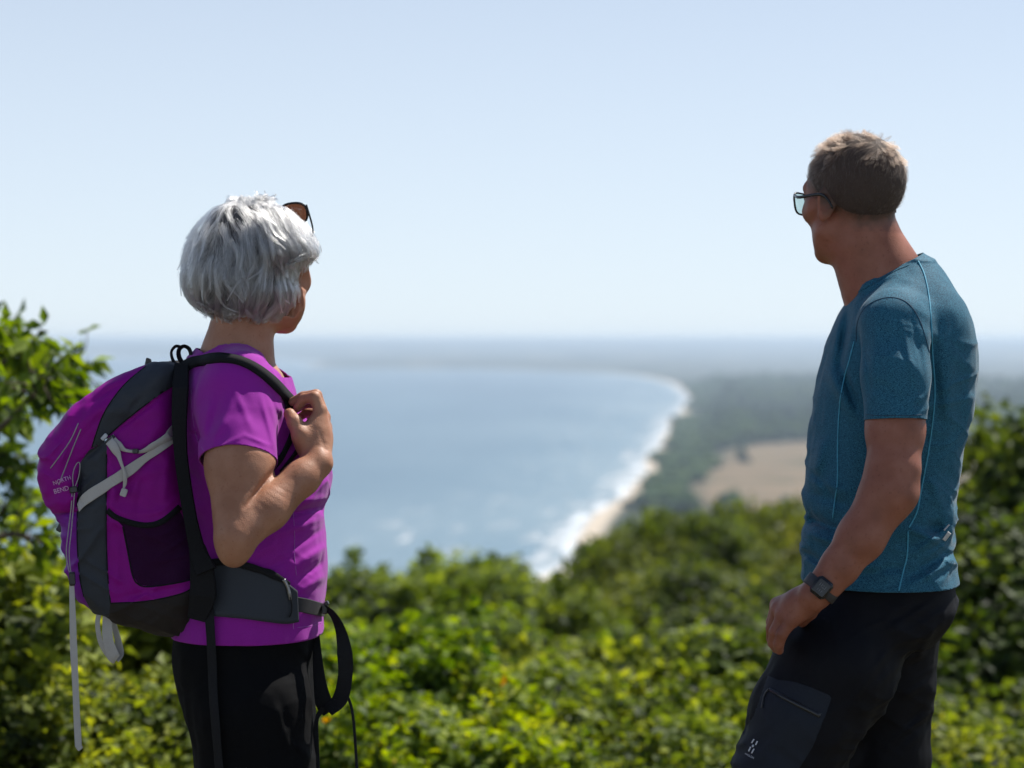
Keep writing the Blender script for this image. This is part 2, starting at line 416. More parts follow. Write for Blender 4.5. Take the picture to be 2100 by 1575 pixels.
M_WEB = fabric('black webbing', (.008, .008, .009), (.02, .02, .022), 900, (1, 1, 3), .7, .2, .5)
# ================================================================ terrain, sea, beach, woods, haze
HS = 100.0; SEA = CAMZ - HS                     # the lookout stands a hundred metres over the bay
def G2(px, py, H=HS):
    Y = H * FPX / (py - HY); return ((px - CX) * Y / FPX, Y)
coast_px = [(1130, 1160), (1172, 1112), (1215, 1065), (1258, 1020), (1290, 985), (1315, 945), (1345, 905), (1380, 862), (1402, 828), (1404, 805), (1385, 790), (1348, 779), (1300, 770), (1240, 764.5), (1170, 762)]
coast = [(-2600, -1500), (-420, -700), (-210, 120), (-120, 430), (-42, 680)] + [G2(*q) for q in coast_px] + [(-60, 6900), (-420, 7100), (-760, 7200), (-830, 8800), (-1400, 11500), (-3200, 12300), (-7000, 13500), (-16000, 15000), (-40000, 20000)]
coast = np.array(coast)
cs = spline(coast[:20], 10); _t = nrm(np.gradient(cs, axis=0)); _l = np.concatenate([[0], np.cumsum(np.linalg.norm(np.diff(cs, axis=0), axis=1))]); cs = cs + np.stack([-_t[:, 1], _t[:, 0]], 1) * (vnoise(np.stack([_l / 130, 0 * _l, 0 * _l], 1), 3) * 5 + vnoise(np.stack([_l / 420, 0 * _l, 0 * _l], 1), 7) * 8)[:, None] * (_l > 600)[:, None] * np.clip((_l[-1] - _l) / 2500, 0, 1)[:, None]; cs = np.vstack([cs, coast[20:]])
land_poly = np.vstack([cs, [(-40000, 60000), (60000, 60000), (60000, -1500)]])
def shore_d(x, y):
    sd, _, _ = poly_sd(x, y, land_poly); return -sd           # positive on land
# one sheet of ground: polar grid about the lookout
az = R(1) * np.concatenate([np.linspace(-75, -18, 24, endpoint=False), np.linspace(-18, 18, 300), np.linspace(18.3, 75, 24)])
rr = np.concatenate([[0.0], np.geomspace(1.5, 420, 90), np.geomspace(440, 9000, 190), np.geomspace(9300, 38000, 46)])
A_, R_ = np.meshgrid(az, rr); gx = np.sin(A_) * R_; gy = np.cos(A_) * R_ - 3.0; gs = shore_d(gx.ravel(), gy.ravel()).reshape(gx.shape)
def hill_h(x, y):
    d = np.hypot(x, np.maximum(y - 5.2, 0)); e = np.maximum(y - 5.2, 0)
    z = -(.155 * np.maximum(e - .4, 0) + .30 * np.maximum(e - 24, 0)); return z
def ground_z(x, y, s):
    p = np.stack([x, y, 0 * x], -1); base = SEA + np.clip(s * .05, -6, 3.0) + np.clip((s - 60) / 400, 0, 1) * 3
    far = np.clip((y - 9500) / 9000, 0, 1); far = far * far * (3 - 2 * far)
    azd = x / np.maximum(y, 1); amp = 84 + 22 * np.clip((azd + .20) / .16, 0, 1) - 6 * np.clip((azd - .12) / .1, 0, 1)
    n = vnoise(np.stack([azd * 26, y / 9000, 0 * x], -1), 5) * 7 + vnoise(np.stack([azd * 90, y / 5000, 0 * x], -1), 8) * 3
    mid = np.clip((y - 6500) / 4000, 0, 1) * np.clip(s / 500, 0, 1) * (22 + 18 * fbm(p / 1800, 12, 2))
    base = base + np.clip(s / 900, 0, 1) * far * (amp + n) + mid * (1 - far)
    h = hill_h(x, y) + (fbm(p / 9, 2, 2) * .5 * np.clip((y - 7) / 20, 0, 1)) + np.clip((y - 14) / 60, 0, 1) * fbm(p / 45, 6, 2) * 5
    w = np.clip((base - h) / 25 + .5, 0, 1); return np.maximum(base, h)
gz = ground_z(gx, gy, gs)
verts = np.stack([gx, gy, gz], -1).reshape(-1, 3); na = len(az); i = np.arange(len(rr) - 1)[:, None] * na + np.arange(na - 1)[None]; i = i.ravel()
faces = np.stack([i, i + na, i + na + 1, i + 1], 1)[:, ::-1]
m, nt, bs = new_mat('land'); at = N(nt, 'ShaderNodeAttribute', attribute_name='shore'); fl = N(nt, 'ShaderNodeAttribute', attribute_name='field')
geo = N(nt, 'ShaderNodeNewGeometry'); mp = N(nt, 'ShaderNodeMapping'); mp.inputs['Scale'].default_value = (.004, .0016, 0); nt.links.new(geo.outputs['Position'], mp.inputs[0])
n1 = N(nt, 'ShaderNodeTexNoise'); n1.inputs['Scale'].default_value = 1; n1.inputs['Detail'].default_value = 6; nt.links.new(mp.outputs[0], n1.inputs[0])
woods = ramp(nt, n1.outputs[0], [(.40, (.020, .030, .018)), (.52, (.040, .050, .032)), (.62, (.10, .10, .07)), (.75, (.24, .20, .14))])
n2 = N(nt, 'ShaderNodeTexNoise'); n2.inputs['Scale'].default_value = .02; n2.inputs['Detail'].default_value = 6; nt.links.new(geo.outputs['Position'], n2.inputs[0])
fcol = ramp(nt, n2.outputs[0], [(.38, (.10, .085, .045)), (.5, (.165, .12, .072)), (.62, (.20, .15, .095)), (.70, (.075, .08, .035))])
n3 = N(nt, 'ShaderNodeTexNoise'); n3.inputs['Scale'].default_value = 2.5; n3.inputs['Detail'].default_value = 8; nt.links.new(geo.outputs['Position'], n3.inputs[0]); sand = ramp(nt, n2.outputs[0], [(.3, (.42, .35, .27)), (.7, (.52, .45, .36))])
mxa = N(nt, 'ShaderNodeMix', data_type='RGBA'); nt.links.new(fl.outputs['Fac'], mxa.inputs[0]); nt.links.new(woods.outputs[0], mxa.inputs[6]); nt.links.new(fcol.outputs[0], mxa.inputs[7])
mr = N(nt, 'ShaderNodeMapRange'); mr.inputs[1].default_value = 11; mr.inputs[2].default_value = 17; nt.links.new(at.outputs['Fac'], mr.inputs[0])
ln = N(nt, 'ShaderNodeVectorMath', operation='LENGTH'); nt.links.new(geo.outputs['Position'], ln.inputs[0]); nr = N(nt, 'ShaderNodeMapRange'); nr.inputs[1].default_value = 12; nr.inputs[2].default_value = 60; nr.inputs[3].default_value = 1; nr.inputs[4].default_value = 0; nt.links.new(ln.outputs['Value'], nr.inputs[0]); earth = ramp(nt, n3.outputs[0], [(.35, (.05, .045, .025)), (.5, (.10, .085, .055)), (.62, (.16, .135, .09))])
mxn = N(nt, 'ShaderNodeMix', data_type='RGBA'); nt.links.new(nr.outputs[0], mxn.inputs[0]); nt.links.new(mxa.outputs[2], mxn.inputs[6]); nt.links.new(earth.outputs[0], mxn.inputs[7]); mxa = mxn
mxb = N(nt, 'ShaderNodeMix', data_type='RGBA'); nt.links.new(mr.outputs[0], mxb.inputs[0]); nt.links.new(sand.outputs[0], mxb.inputs[6]); nt.links.new(mxa.outputs[2], mxb.inputs[7])
nt.links.new(mxb.outputs[2], bs.inputs['Base Color']); bs.inputs['Roughness'].default_value = .95; bs.inputs['Specular IOR Level'].default_value = .1
fpoly = np.array([G2(x, y) for x, y in [(1432, 1000), (1465, 960), (1495, 935), (1530, 920), (1660, 913), (1760, 908), (1990, 918), (2060, 940), (2100, 1000), (2040, 1050), (1900, 1070), (1700, 1080), (1560, 1095), (1500, 1105), (1462, 1090), (1436, 1040)]])
fsd, _, _ = poly_sd(gx.ravel(), gy.ravel(), fpoly)
# small ground near the feet: trampled turf and earth
land = mesh_obj('ground', verts, faces, m, attrs={'shore': ('POINT', gs.ravel()), 'field': ('POINT', np.clip(.5 - fsd / 25 + .4 * fbm(np.stack([gx.ravel(), gy.ravel(), 0 * gx.ravel()], -1) / 60, 3, 2), 0, 1))})
land['kind'] = 'structure'
# sea
m, nt, bs = new_mat('sea water'); geo = N(nt, 'ShaderNodeNewGeometry')
mp = N(nt, 'ShaderNodeMapping'); mp.inputs['Scale'].default_value = (.0035, .0012, 0); mp.inputs['Rotation'].default_value = (0, 0, .25); nt.links.new(geo.outputs['Position'], mp.inputs[0])
n1 = N(nt, 'ShaderNodeTexNoise'); n1.inputs['Scale'].default_value = 1; n1.inputs['Detail'].default_value = 5; nt.links.new(mp.outputs[0], n1.inputs[0])
at = N(nt, 'ShaderNodeAttribute', attribute_name='shallow')
deep = ramp(nt, n1.outputs[0], [(.35, (.046, .100, .150)), (.65, (.078, .145, .195))]); shal = ramp(nt, n1.outputs[0], [(.4, (.11, .19, .24)), (.65, (.22, .29, .32))])
mx = N(nt, 'ShaderNodeMix', data_type='RGBA'); nt.links.new(at.outputs['Fac'], mx.inputs[0]); nt.links.new(deep.outputs[0], mx.inputs[6]); nt.links.new(shal.outputs[0], mx.inputs[7]); nt.links.new(mx.outputs[2], bs.inputs['Base Color'])
bs.inputs['Roughness'].default_value = .32; bs.inputs['IOR'].default_value = 1.33
n2 = N(nt, 'ShaderNodeTexNoise'); n2.inputs['Scale'].default_value = .12; n2.inputs['Detail'].default_value = 4; nt.links.new(geo.outputs['Position'], n2.inputs[0]); bump(nt, bs, n2.outputs[0], .8, 1.2)
az2 = R(1) * np.concatenate([np.linspace(-80, -18, 14, endpoint=False), np.linspace(-18, 14, 170), np.linspace(16, 80, 10)]); r2 = np.concatenate([[30.0], np.geomspace(150, 9000, 150), np.geomspace(9500, 42000, 20)])
A2, Q2 = np.meshgrid(az2, r2); sx, sy = np.sin(A2) * Q2, np.cos(A2) * Q2; ss = -shore_d(sx.ravel(), sy.ravel())
nb = len(az2); i = (np.arange(len(r2) - 1)[:, None] * nb + np.arange(nb - 1)[None]).ravel()
sea = mesh_obj('sea', np.stack([sx.ravel(), sy.ravel(), np.full(sx.size, SEA)], 1), np.stack([i, i + nb, i + nb + 1, i + 1], 1)[:, ::-1], m, attrs={'shallow': ('POINT', np.clip(1 - ss / 330, 0, 1) ** 1.5)}); sea['kind'] = 'structure'
# surf: sheets of foam lying on the water along the beach
m, nt, bs = new_mat('foam'); m.surface_render_method = 'DITHERED' if hasattr(m, 'surface_render_method') else None
uvx = N(nt, 'ShaderNodeAttribute', attribute_name='along'); uvy = N(nt, 'ShaderNodeAttribute', attribute_name='outward'); cb = N(nt, 'ShaderNodeCombineXYZ'); s1 = N(nt, 'ShaderNodeMath', operation='MULTIPLY'); s1.inputs[1].default_value = .018; s2 = N(nt, 'ShaderNodeMath', operation='MULTIPLY'); s2.inputs[1].default_value = .075
nt.links.new(uvx.outputs['Fac'], s1.inputs[0]); nt.links.new(uvy.outputs['Fac'], s2.inputs[0]); nt.links.new(s1.outputs[0], cb.inputs[0]); nt.links.new(s2.outputs[0], cb.inputs[1])
n1 = N(nt, 'ShaderNodeTexNoise'); n1.inputs['Scale'].default_value = 1; n1.inputs['Detail'].default_value = 5; n1.inputs['Distortion'].default_value = .6; nt.links.new(cb.outputs[0], n1.inputs[0])
fo_ = N(nt, 'ShaderNodeMapRange'); fo_.inputs[1].default_value = 0; fo_.inputs[2].default_value = 32; fo_.inputs[3].default_value = .56; fo_.inputs[4].default_value = .30; nt.links.new(uvy.outputs['Fac'], fo_.inputs[0])
ad = N(nt, 'ShaderNodeMath', operation='ADD'); nt.links.new(n1.outputs[0], ad.inputs[0]); nt.links.new(fo_.outputs[0], ad.inputs[1])
al = N(nt, 'ShaderNodeMapRange'); al.inputs[1].default_value = .88; al.inputs[2].default_value = 1.16; nt.links.new(ad.outputs[0], al.inputs[0]); nt.links.new(al.outputs[0], bs.inputs['Alpha'])
bs.inputs['Base Color'].default_value = (.58, .62, .65, 1); bs.inputs['Roughness'].default_value = .9
cl_ = cs[20:len(cs) - 6:1]; cl_ = spline(cl_[::2], 4); T_ = nrm(np.gradient(cl_, axis=0)); O_ = np.stack([-T_[:, 1], T_[:, 0]], 1); al_ = np.concatenate([[0], np.cumsum(np.linalg.norm(np.diff(cl_, axis=0), axis=1))])
outs = np.array([-3, 0, 4, 10, 18, 28, 40, 55, 72, 90, 112]); vv = []; aa = []; oo = []
for j in range(len(cl_)):
    for w in outs: q = cl_[j] + O_[j] * w; vv.append((q[0], q[1], SEA + .12)); aa.append(al_[j]); oo.append(w)
k = len(outs); i = (np.arange(len(cl_) - 1)[:, None] * k + np.arange(k - 1)[None]).ravel()
surf = mesh_obj('surf', np.array(vv), np.stack([i, i + 1, i + k + 1, i + k], 1), m, attrs={'along': ('POINT', aa), 'outward': ('POINT', oo)}); tag(surf, 'white surf foam along the sandy beach', 'surf', kind='stuff')
# ---- leaves
def leaf_mat(name, stops, trans=.5, gloss=.6):
    m = bpy.data.materials.new(name); m.use_nodes = True; nt = m.node_tree; bs = nt.nodes['Principled BSDF']; at = N(nt, 'ShaderNodeAttribute', attribute_name='tone'); r = ramp(nt, at.outputs['Fac'], stops)
    oi = N(nt, 'ShaderNodeObjectInfo'); hv = N(nt, 'ShaderNodeHueSaturation'); m1 = N(nt, 'ShaderNodeMapRange'); m1.inputs[3].default_value = .478; m1.inputs[4].default_value = .522; m2 = N(nt, 'ShaderNodeMapRange'); m2.inputs[3].default_value = 1.15; m2.inputs[4].default_value = .72; nt.links.new(oi.outputs['Random'], m1.inputs[0]); nt.links.new(oi.outputs['Random'], m2.inputs[0]); nt.links.new(m1.outputs[0], hv.inputs['Hue']); nt.links.new(m2.outputs[0], hv.inputs['Value']); nt.links.new(r.outputs[0], hv.inputs['Color']); r = hv
    nt.links.new(r.outputs[0], bs.inputs['Base Color']); bs.inputs['Roughness'].default_value = gloss; bs.inputs['Specular IOR Level'].default_value = .3
    tr = N(nt, 'ShaderNodeBsdfTranslucent'); hs_ = N(nt, 'ShaderNodeHueSaturation'); hs_.inputs['Hue'].default_value = .485; hs_.inputs['Saturation'].default_value = 1.15; hs_.inputs['Value'].default_value = 1.9; nt.links.new(r.outputs[0], hs_.inputs['Color']); nt.links.new(hs_.outputs[0], tr.inputs[0])
    x = N(nt, 'ShaderNodeMixShader'); x.inputs[0].default_value = trans; o = nt.nodes['Material Output']; nt.links.new(bs.outputs[0], x.inputs[1]); nt.links.new(tr.outputs[0], x.inputs[2]); nt.links.new(x.outputs[0], o.inputs[0]); return m
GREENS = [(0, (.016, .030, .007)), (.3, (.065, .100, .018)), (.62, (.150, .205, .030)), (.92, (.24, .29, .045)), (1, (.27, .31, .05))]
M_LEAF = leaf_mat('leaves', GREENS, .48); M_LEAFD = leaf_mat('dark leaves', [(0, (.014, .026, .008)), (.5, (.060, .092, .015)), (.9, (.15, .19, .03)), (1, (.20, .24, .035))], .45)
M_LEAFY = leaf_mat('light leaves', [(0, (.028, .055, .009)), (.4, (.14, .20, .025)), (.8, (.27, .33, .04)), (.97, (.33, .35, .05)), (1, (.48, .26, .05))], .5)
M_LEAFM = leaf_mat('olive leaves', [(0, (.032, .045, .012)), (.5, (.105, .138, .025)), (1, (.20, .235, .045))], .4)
M_BARK = plain('bark', (.09, .065, .045), .9, scale=60, var=.4, bumps=.6)
def leaf_geo(pos, dirs, nor, L, w):
    """folded four sided leaves"""
    n = len(pos); d = nrm(dirs); s = nrm(np.cross(d, nor)); u = np.cross(s, d); L = L[:, None]
    a = pos; b = pos + d * L * .45 + s * L * w + u * L * .10; c = pos + d * L - u * L * .08; e = pos + d * L * .45 - s * L * w + u * L * .10
    v = np.stack([a, b, c, e], 1).reshape(-1, 3); k = np.arange(n)[:, None] * 4
    f = np.concatenate([k + np.array([[0, 1, 2]]), k + np.array([[0, 2, 3]])], 1).reshape(-1, 3); return v, f
def crown_pts(r, n, rx, ry, rz, seed, lobes=14, hollow=.55):
    """leaf positions in lobes hung round an uneven crown; returns positions, outward normals"""
    d = nrm(r.normal(size=(lobes, 3))); d[:, 2] = np.abs(d[:, 2]) * .9 - .15; c = d * V(rx, ry, rz) * r.uniform(.50, .90, (lobes, 1)); lr = r.uniform(.26, .46, lobes)
    k = r.integers(0, lobes, n); o = nrm(r.normal(size=(n, 3))); o[:, 2] = np.where(r.uniform(size=n) < .35, np.abs(o[:, 2]), o[:, 2]); rad = r.uniform(hollow, 1.0, n) ** .6 * (1 + .30 * vnoise(o * 2.6 + k[:, None] * 7, seed))
    p = c[k] + o * (lr[k] * rad)[:, None] * V(rx, ry, rz); return p, o, c, lr
def shrub_mesh(name, r, n, rx, ry, rz, leaf, mat, lobes=14, w=.30, dry=.0, spikes=0, tone_mid=.5):
    p, o, c, lr = crown_pts(r, n, rx, ry, rz, 3, lobes); dirs = o * .15 + nrm(r.normal(size=o.shape)) * .8 + V(0, 0, -.35)
    if spikes:
        m_ = int(n * .10); si = r.integers(0, spikes, m_); sd = nrm(np.stack([r.normal(size=spikes) * .35, r.normal(size=spikes) * .35, np.ones(spikes)], 1)); sb = np.stack([r.uniform(-.8, .8, spikes) * rx, r.uniform(-.8, .8, spikes) * ry, np.full(spikes, rz * .45)], 1); t = r.uniform(0, 1, m_) ** 1.6
        pp = sb[si] + sd[si] * (t * rz * r.uniform(.1, .7, spikes)[si])[:, None] + r.normal(size=(m_, 3)) * .085 * (1.25 - t)[:, None] * rx ** .5; oo = nrm(r.normal(size=(m_, 3)) + V(0, 0, .4)); p = np.vstack([p, pp]); o = np.vstack([o, oo]); dirs = np.vstack([dirs, oo]); n = len(p)
    nor = nrm(o * 1.0 + V(0, 0, .35) + r.normal(size=o.shape) * .38); L = leaf * r.uniform(.6, 1.25, n); v, f = leaf_geo(p, dirs, nor, L, w)
    cl = vnoise(p * 2.2 / max(rx, .5), 4) * .34; tone = np.clip(np.clip(tone_mid + cl + r.normal(size=n) * .22, 0, .93) + (r.uniform(size=n) < dry * (vnoise(p * 2.5, 9) > .1)) * .5, 0, 1)
    return v, f, np.repeat(tone, 2), c, lr
def stems_geo(r, c, rz, base=.03):
    g = []
    for q in c[:10]:
        b = V(q[0] * .15, q[1] * .15, -rz * 1.05); m1 = (b + q) / 2 + r.normal(size=3) * .06 * rz; g.append(tube(spline([b, m1, q], 4), np.linspace(base, base * .3, 9), 5))
    return join_geo(g)
def to_mesh(name, v, f, mat, tone=None, smooth=False):
    me = bpy.data.meshes.new(name)
    if isinstance(f, list): me.from_pydata([tuple(x) for x in v], [], f)
    else:
        n, k = f.shape; me.vertices.add(len(v)); me.vertices.foreach_set('co', v.astype(np.float32).ravel()); me.loops.add(n * k); me.loops.foreach_set('vertex_index', f.astype(np.int32).ravel())
        me.polygons.add(n); me.polygons.foreach_set('loop_start', np.arange(0, n * k, k, dtype=np.int32)); me.polygons.foreach_set('loop_total', np.full(n, k, dtype=np.int32)); me.update(calc_edges=True)
    if tone is not None: a = me.attributes.new('tone', 'FLOAT', 'FACE'); a.data.foreach_set('value', tone.astype(np.float32))
    me.polygons.foreach_set('use_smooth', np.full(len(me.polygons), smooth)); me.materials.append(mat); return me
def thing_from(name, loc, rz, sc, parts, label, cat, group):
    o = bpy.data.objects.new(name, None); o.empty_display_size = .2; SC.collection.objects.link(o); o.location = loc; o.rotation_euler = (0, 0, rz); o.scale = (sc, sc, sc); tag(o, label, cat, group)
    for nm, me in parts:
        c = bpy.data.objects.new(nm, me); SC.collection.objects.link(c); c.parent = o
    return o
rs = np.random.default_rng(3); PROTO = {}
def proto(key, n, rx, ry, rz, leaf, mat, **k):
    v, f, t, c, lr = shrub_mesh(key, rs, n, rx, ry, rz, leaf, mat, **k); sv, sf = stems_geo(rs, c, rz, .022 * rz + .006)
    PROTO.setdefault(key, []).append((('foliage', to_mesh('foliage', v, f, mat, t)), ('stem', to_mesh('stem', sv, sf, M_BARK, smooth=True)), rz))
for _ in range(3): proto('near', 8000, 1.0, 1.0, .9, .09, M_LEAF, lobes=12, spikes=8, w=.34)
for _ in range(2): proto('bright', 5600, 1.0, 1.0, .85, .11, M_LEAFY, lobes=12, dry=.02, spikes=7, w=.36, tone_mid=.45)
for _ in range(3): proto('mid', 9000, 1.7, 1.7, 1.6, .14, M_LEAF, lobes=15, spikes=6, w=.35)
for _ in range(2): proto('olive', 10000, 2.2, 2.2, 2.0, .17, M_LEAFM, lobes=14, w=.40)
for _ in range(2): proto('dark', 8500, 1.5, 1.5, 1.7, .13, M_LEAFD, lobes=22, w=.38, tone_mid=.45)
def gz_at(x, y): return float(ground_z(np.array([x]), np.array([y]), shore_d(np.array([x]), np.array([y])))[0])
cnt_ = {}
def plant(key, px, topy, Y, sc, label, cat, name, group=None):
    """crown top at picture height topy, depth Y metres"""
    k = cnt_.get(key, 0); cnt_[key] = k + 1; a, b, rz = PROTO[key][k % len(PROTO[key])]; x = Xof(px, Y); ztop = Zof(topy, Y); g0 = gz_at(x, Y); sz = min(max((ztop - g0) / (2.02 * rz), sc * .75), sc * 1.5); z = ztop - rz * sz * .98
    o = thing_from(name, (x, Y, z), rs.uniform(0, 6.28), sc, [a, b], label, cat, group); o.scale[2] = sz; return o
GS = 'leafy shrubs on the slope below the lookout'
# (kind, px, top py, depth, scale, label)
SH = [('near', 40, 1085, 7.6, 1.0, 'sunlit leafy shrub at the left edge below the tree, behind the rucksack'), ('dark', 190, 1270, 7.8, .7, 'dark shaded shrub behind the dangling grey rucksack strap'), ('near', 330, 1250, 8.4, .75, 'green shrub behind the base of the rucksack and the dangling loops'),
      ('near', 20, 1330, 6.9, .62, 'shrub filling the bottom left corner of the photo'), ('near', 250, 1400, 6.9, .55, 'low shrub at the bottom between the dangling strap and the black trousers'),
      ('bright', 760, 1255, 8.2, .62, 'bright yellow green shrub right behind the hanging belt loop of the woman'), ('bright', 850, 1400, 7.3, .55, 'bright bush with orange leaf tips low in the photo right of the black strap'), ('bright', 700, 1420, 7.4, .5, 'bright low bush behind the thin hanging strap'), ('bright', 960, 1490, 7.0, .42, 'lowest bright bush near the bottom edge left of the photo centre'),
      ('near', 620, 1290, 8.8, .7, 'green shrub mostly hidden behind the black trousers of the woman'),
      ('mid', 700, 1152, 15.0, .62, 'shrub rising into the sea right beside the purple shirt'), ('mid', 860, 1150, 16.5, .62, 'shrub topped by leafy sprigs against the sea, second from the purple shirt'), ('mid', 985, 1128, 17.0, .66, 'tallest sprigged shrub below the open sea at the centre'), ('mid', 1105, 1190, 17.0, .5, 'pale shrub right in front of the near end of the beach'),
      ('mid', 1010, 1260, 12.5, .65, 'mid green shrub below the tall sprigged shrub at the centre'), ('mid', 880, 1240, 12.8, .6, 'mid green shrub above the bright bushes left of centre'), ('near', 1130, 1290, 10.5, .95, 'broad soft green shrub in the middle of the lower half'), ('near', 1010, 1370, 9.4, .85, 'soft green shrub low in the middle, right of the orange tipped bush'),
      ('near', 1260, 1340, 9.2, .9, 'soft green shrub left of the hand of the man'), ('near', 1400, 1300, 9.8, .95, 'sunlit shrub just left of the trouser pocket of the man'), ('near', 1540, 1265, 9.6, .8, 'sunlit shrub touching the hand resting on the thigh'), ('near', 1180, 1450, 7.9, .7, 'low green shrub at the bottom edge near the centre'), ('near', 1370, 1440, 7.8, .7, 'low green shrub at the bottom edge left of the cargo pocket'), ('near', 1060, 1500, 7.4, .5, 'small low shrub at the bottom edge right of the lowest bright bush'),
      ('near', 1500, 1450, 8.0, .62, 'low shrub at the bottom edge touching the white emblem on the trousers'), ('near', 1990, 1470, 8.2, .62, 'pale sunlit shrub in the bottom right corner'), ('near', 1830, 1400, 9.0, .7, 'shrub seen between the two trouser legs of the man')]
for key, px, ty, Y, sc, lab in SH: plant(key, px, ty, Y, sc, lab, 'shrub', 'shrub', GS)
GT = 'bushy trees further down the slope'
TR = [('olive', 1280, 1072, 27, .62, 'small olive green tree right of the near end of the beach'), ('olive', 1345, 1038, 29, .62, 'olive green tree below the dark coastal wood'), ('olive', 1452, 1012, 28, .66, 'round olive tree below the left corner of the brown field'), ('olive', 1545, 1012, 30, .6, 'olive tree below the middle of the brown field'), ('olive', 1625, 1000, 31, .72, 'tallest olive tree, left against the blue shirt of the man'), ('olive', 1700, 1030, 30, .9, 'olive tree mostly hidden behind the lower back of the man'),
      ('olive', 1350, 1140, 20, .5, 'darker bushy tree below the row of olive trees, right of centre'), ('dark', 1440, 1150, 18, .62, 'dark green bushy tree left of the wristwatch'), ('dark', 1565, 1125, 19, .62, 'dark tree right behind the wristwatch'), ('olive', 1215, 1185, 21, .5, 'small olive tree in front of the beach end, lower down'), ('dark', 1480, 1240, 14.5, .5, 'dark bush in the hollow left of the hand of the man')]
for key, px, ty, Y, sc, lab in TR: plant(key, px, ty, Y, sc, lab, 'tree', 'bushy_tree', GT)
GR = 'dark trees right of the man'
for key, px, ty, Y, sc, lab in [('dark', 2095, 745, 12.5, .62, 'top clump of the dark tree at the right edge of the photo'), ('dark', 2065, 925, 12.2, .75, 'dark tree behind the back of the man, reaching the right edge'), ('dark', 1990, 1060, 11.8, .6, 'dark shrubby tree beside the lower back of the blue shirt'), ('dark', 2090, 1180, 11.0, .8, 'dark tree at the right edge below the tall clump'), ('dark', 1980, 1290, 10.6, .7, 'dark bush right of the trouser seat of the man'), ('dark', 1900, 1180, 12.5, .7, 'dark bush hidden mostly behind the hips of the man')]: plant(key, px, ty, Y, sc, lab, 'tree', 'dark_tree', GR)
# ---- the tree at the left edge: limbs, twigs and larger drooping leaves
def limb_tree(name, label, base, limbs, leaf, nleaf, mat, seed):
    r = np.random.default_rng(seed); root = empty(name, base, label, 'tree'); g = []; P_, D_ = [], []
    for pts, rad in limbs:
        s = spline([V(*q) for q in pts], 8); g.append(tube(s, np.linspace(rad, rad * .35, len(s)), 7))
        T = nrm(np.gradient(s, axis=0)); m = int(len(s) * .55)
        for j in range(m, len(s)):
            for _ in range(2 if r.uniform() < .6 else 1):
                d = nrm(T[j] * .5 + r.normal(size=3) * .8 + V(0, 0, .15)); L = r.uniform(.08, .19); tw = spline([s[j], s[j] + d * L * .5 + r.normal(size=3) * .01, s[j] + d * L + V(0, 0, -.02)], 3); g.append(tube(tw, np.linspace(.004, .0015, len(tw)), 4))
                k = r.integers(5, 8); t = r.uniform(.2, 1.05, k); q = s[j] + d * (L * t)[:, None]; P_.append(q); D_.append(nrm(d[None] * .5 + r.normal(size=(k, 3)) * .6 + V(0, 0, -.55)))
    P_ = np.vstack(P_); D_ = np.vstack(D_); n = len(P_); nor = nrm(r.normal(size=(n, 3)) * .6 + V(0, 0, .8)); v, f = leaf_geo(P_, D_, nor, leaf * r.uniform(.6, 1.2, n), .26)
    tone = np.clip(.35 + r.normal(size=n) * .2 + vnoise(P_ * 4, 5) * .25, 0, .93)
    mesh_obj('crown', v, f, mat, root, smooth=False, attrs={'tone': ('FACE', np.repeat(tone, 2))}); tv, tf = join_geo(g); mesh_obj('trunk', tv, tf, M_BARK, root); return root
Yt = 7.3; q = lambda x, y, Y=Yt: P(x - 45, y + 15, Y)
limbs = [([q(-330, 2200), q(-300, 1700), q(-260, 1200), q(-200, 900)], .075), ([q(-285, 1500), q(-160, 1180), q(-40, 960), q(20, 810), q(30, 730)], .035), ([q(-60, 980), q(20, 880), q(80, 800), q(150, 745), q(185, 742)], .018), ([q(-200, 900), q(-90, 780), q(-20, 720), q(10, 700)], .022),
         ([q(-200, 1100), q(-80, 1000), q(0, 945), q(60, 935)], .020), ([q(-250, 1350), q(-100, 1180), q(0, 1080), q(70, 1020)], .022), ([q(-180, 1250), q(-30, 1130), q(70, 1080, 6.8), q(130, 1110, 6.9)], .018), ([q(20, 880, 6.5), q(60, 850, 6.4), q(110, 800, 6.3), q(140, 770, 6.3)], .012), ([q(-10, 800, 6.8), q(40, 740, 6.9), q(80, 710, 6.9), q(110, 735, 6.9)], .012), ([q(-100, 900, 6.5), q(-60, 760, 6.4), q(-20, 740, 6.3), q(-10, 700, 6.3)], .012), ([q(-60, 980, 6.5), q(-10, 900, 6.5), q(20, 850, 6.6), q(60, 830, 6.7)], .012)]
limb_tree('leafy_tree', 'tree at the left edge with drooping sunlit leaves, reaching over the sea behind the rucksack', q(-330, 2200) * V(1, 1, 0) + V(0, 0, gz_at(Xof(-330, Yt), Yt)), limbs, .080, 9, M_LEAFY, 8)
# ---- undergrowth that covers the slope between the shrubs
ru = np.random.default_rng(17); n = 130000; uy = 5.5 + 60 * ru.uniform(0, 1, n) ** 2.2; ux = ru.uniform(-.62, .62, n) * (uy + 4); uy = uy + .5 * vnoise(np.stack([ux * .7, 0 * ux, 0 * ux], 1), 4); uz = ground_z(ux, uy, np.full(n, 500.0)); nn_ = fbm(np.stack([ux, uy, 0 * ux], -1) * .8, 3, 3)
hgt = (.06 + .30 * np.clip(nn_ + .5, 0, 1.3)) * np.clip((uy - 5) / 4, .2, 3); pos = np.stack([ux, uy, uz + hgt * ru.uniform(.2, 1, n) ** .6], 1); o_ = nrm(ru.normal(size=(n, 3)) + V(0, 0, .5)); v, f = leaf_geo(pos, o_, nrm(V(0, 0, .9) + ru.normal(size=(n, 3)) * .5), (.05 + uy * .003) * ru.uniform(.7, 1.3, n), .36)
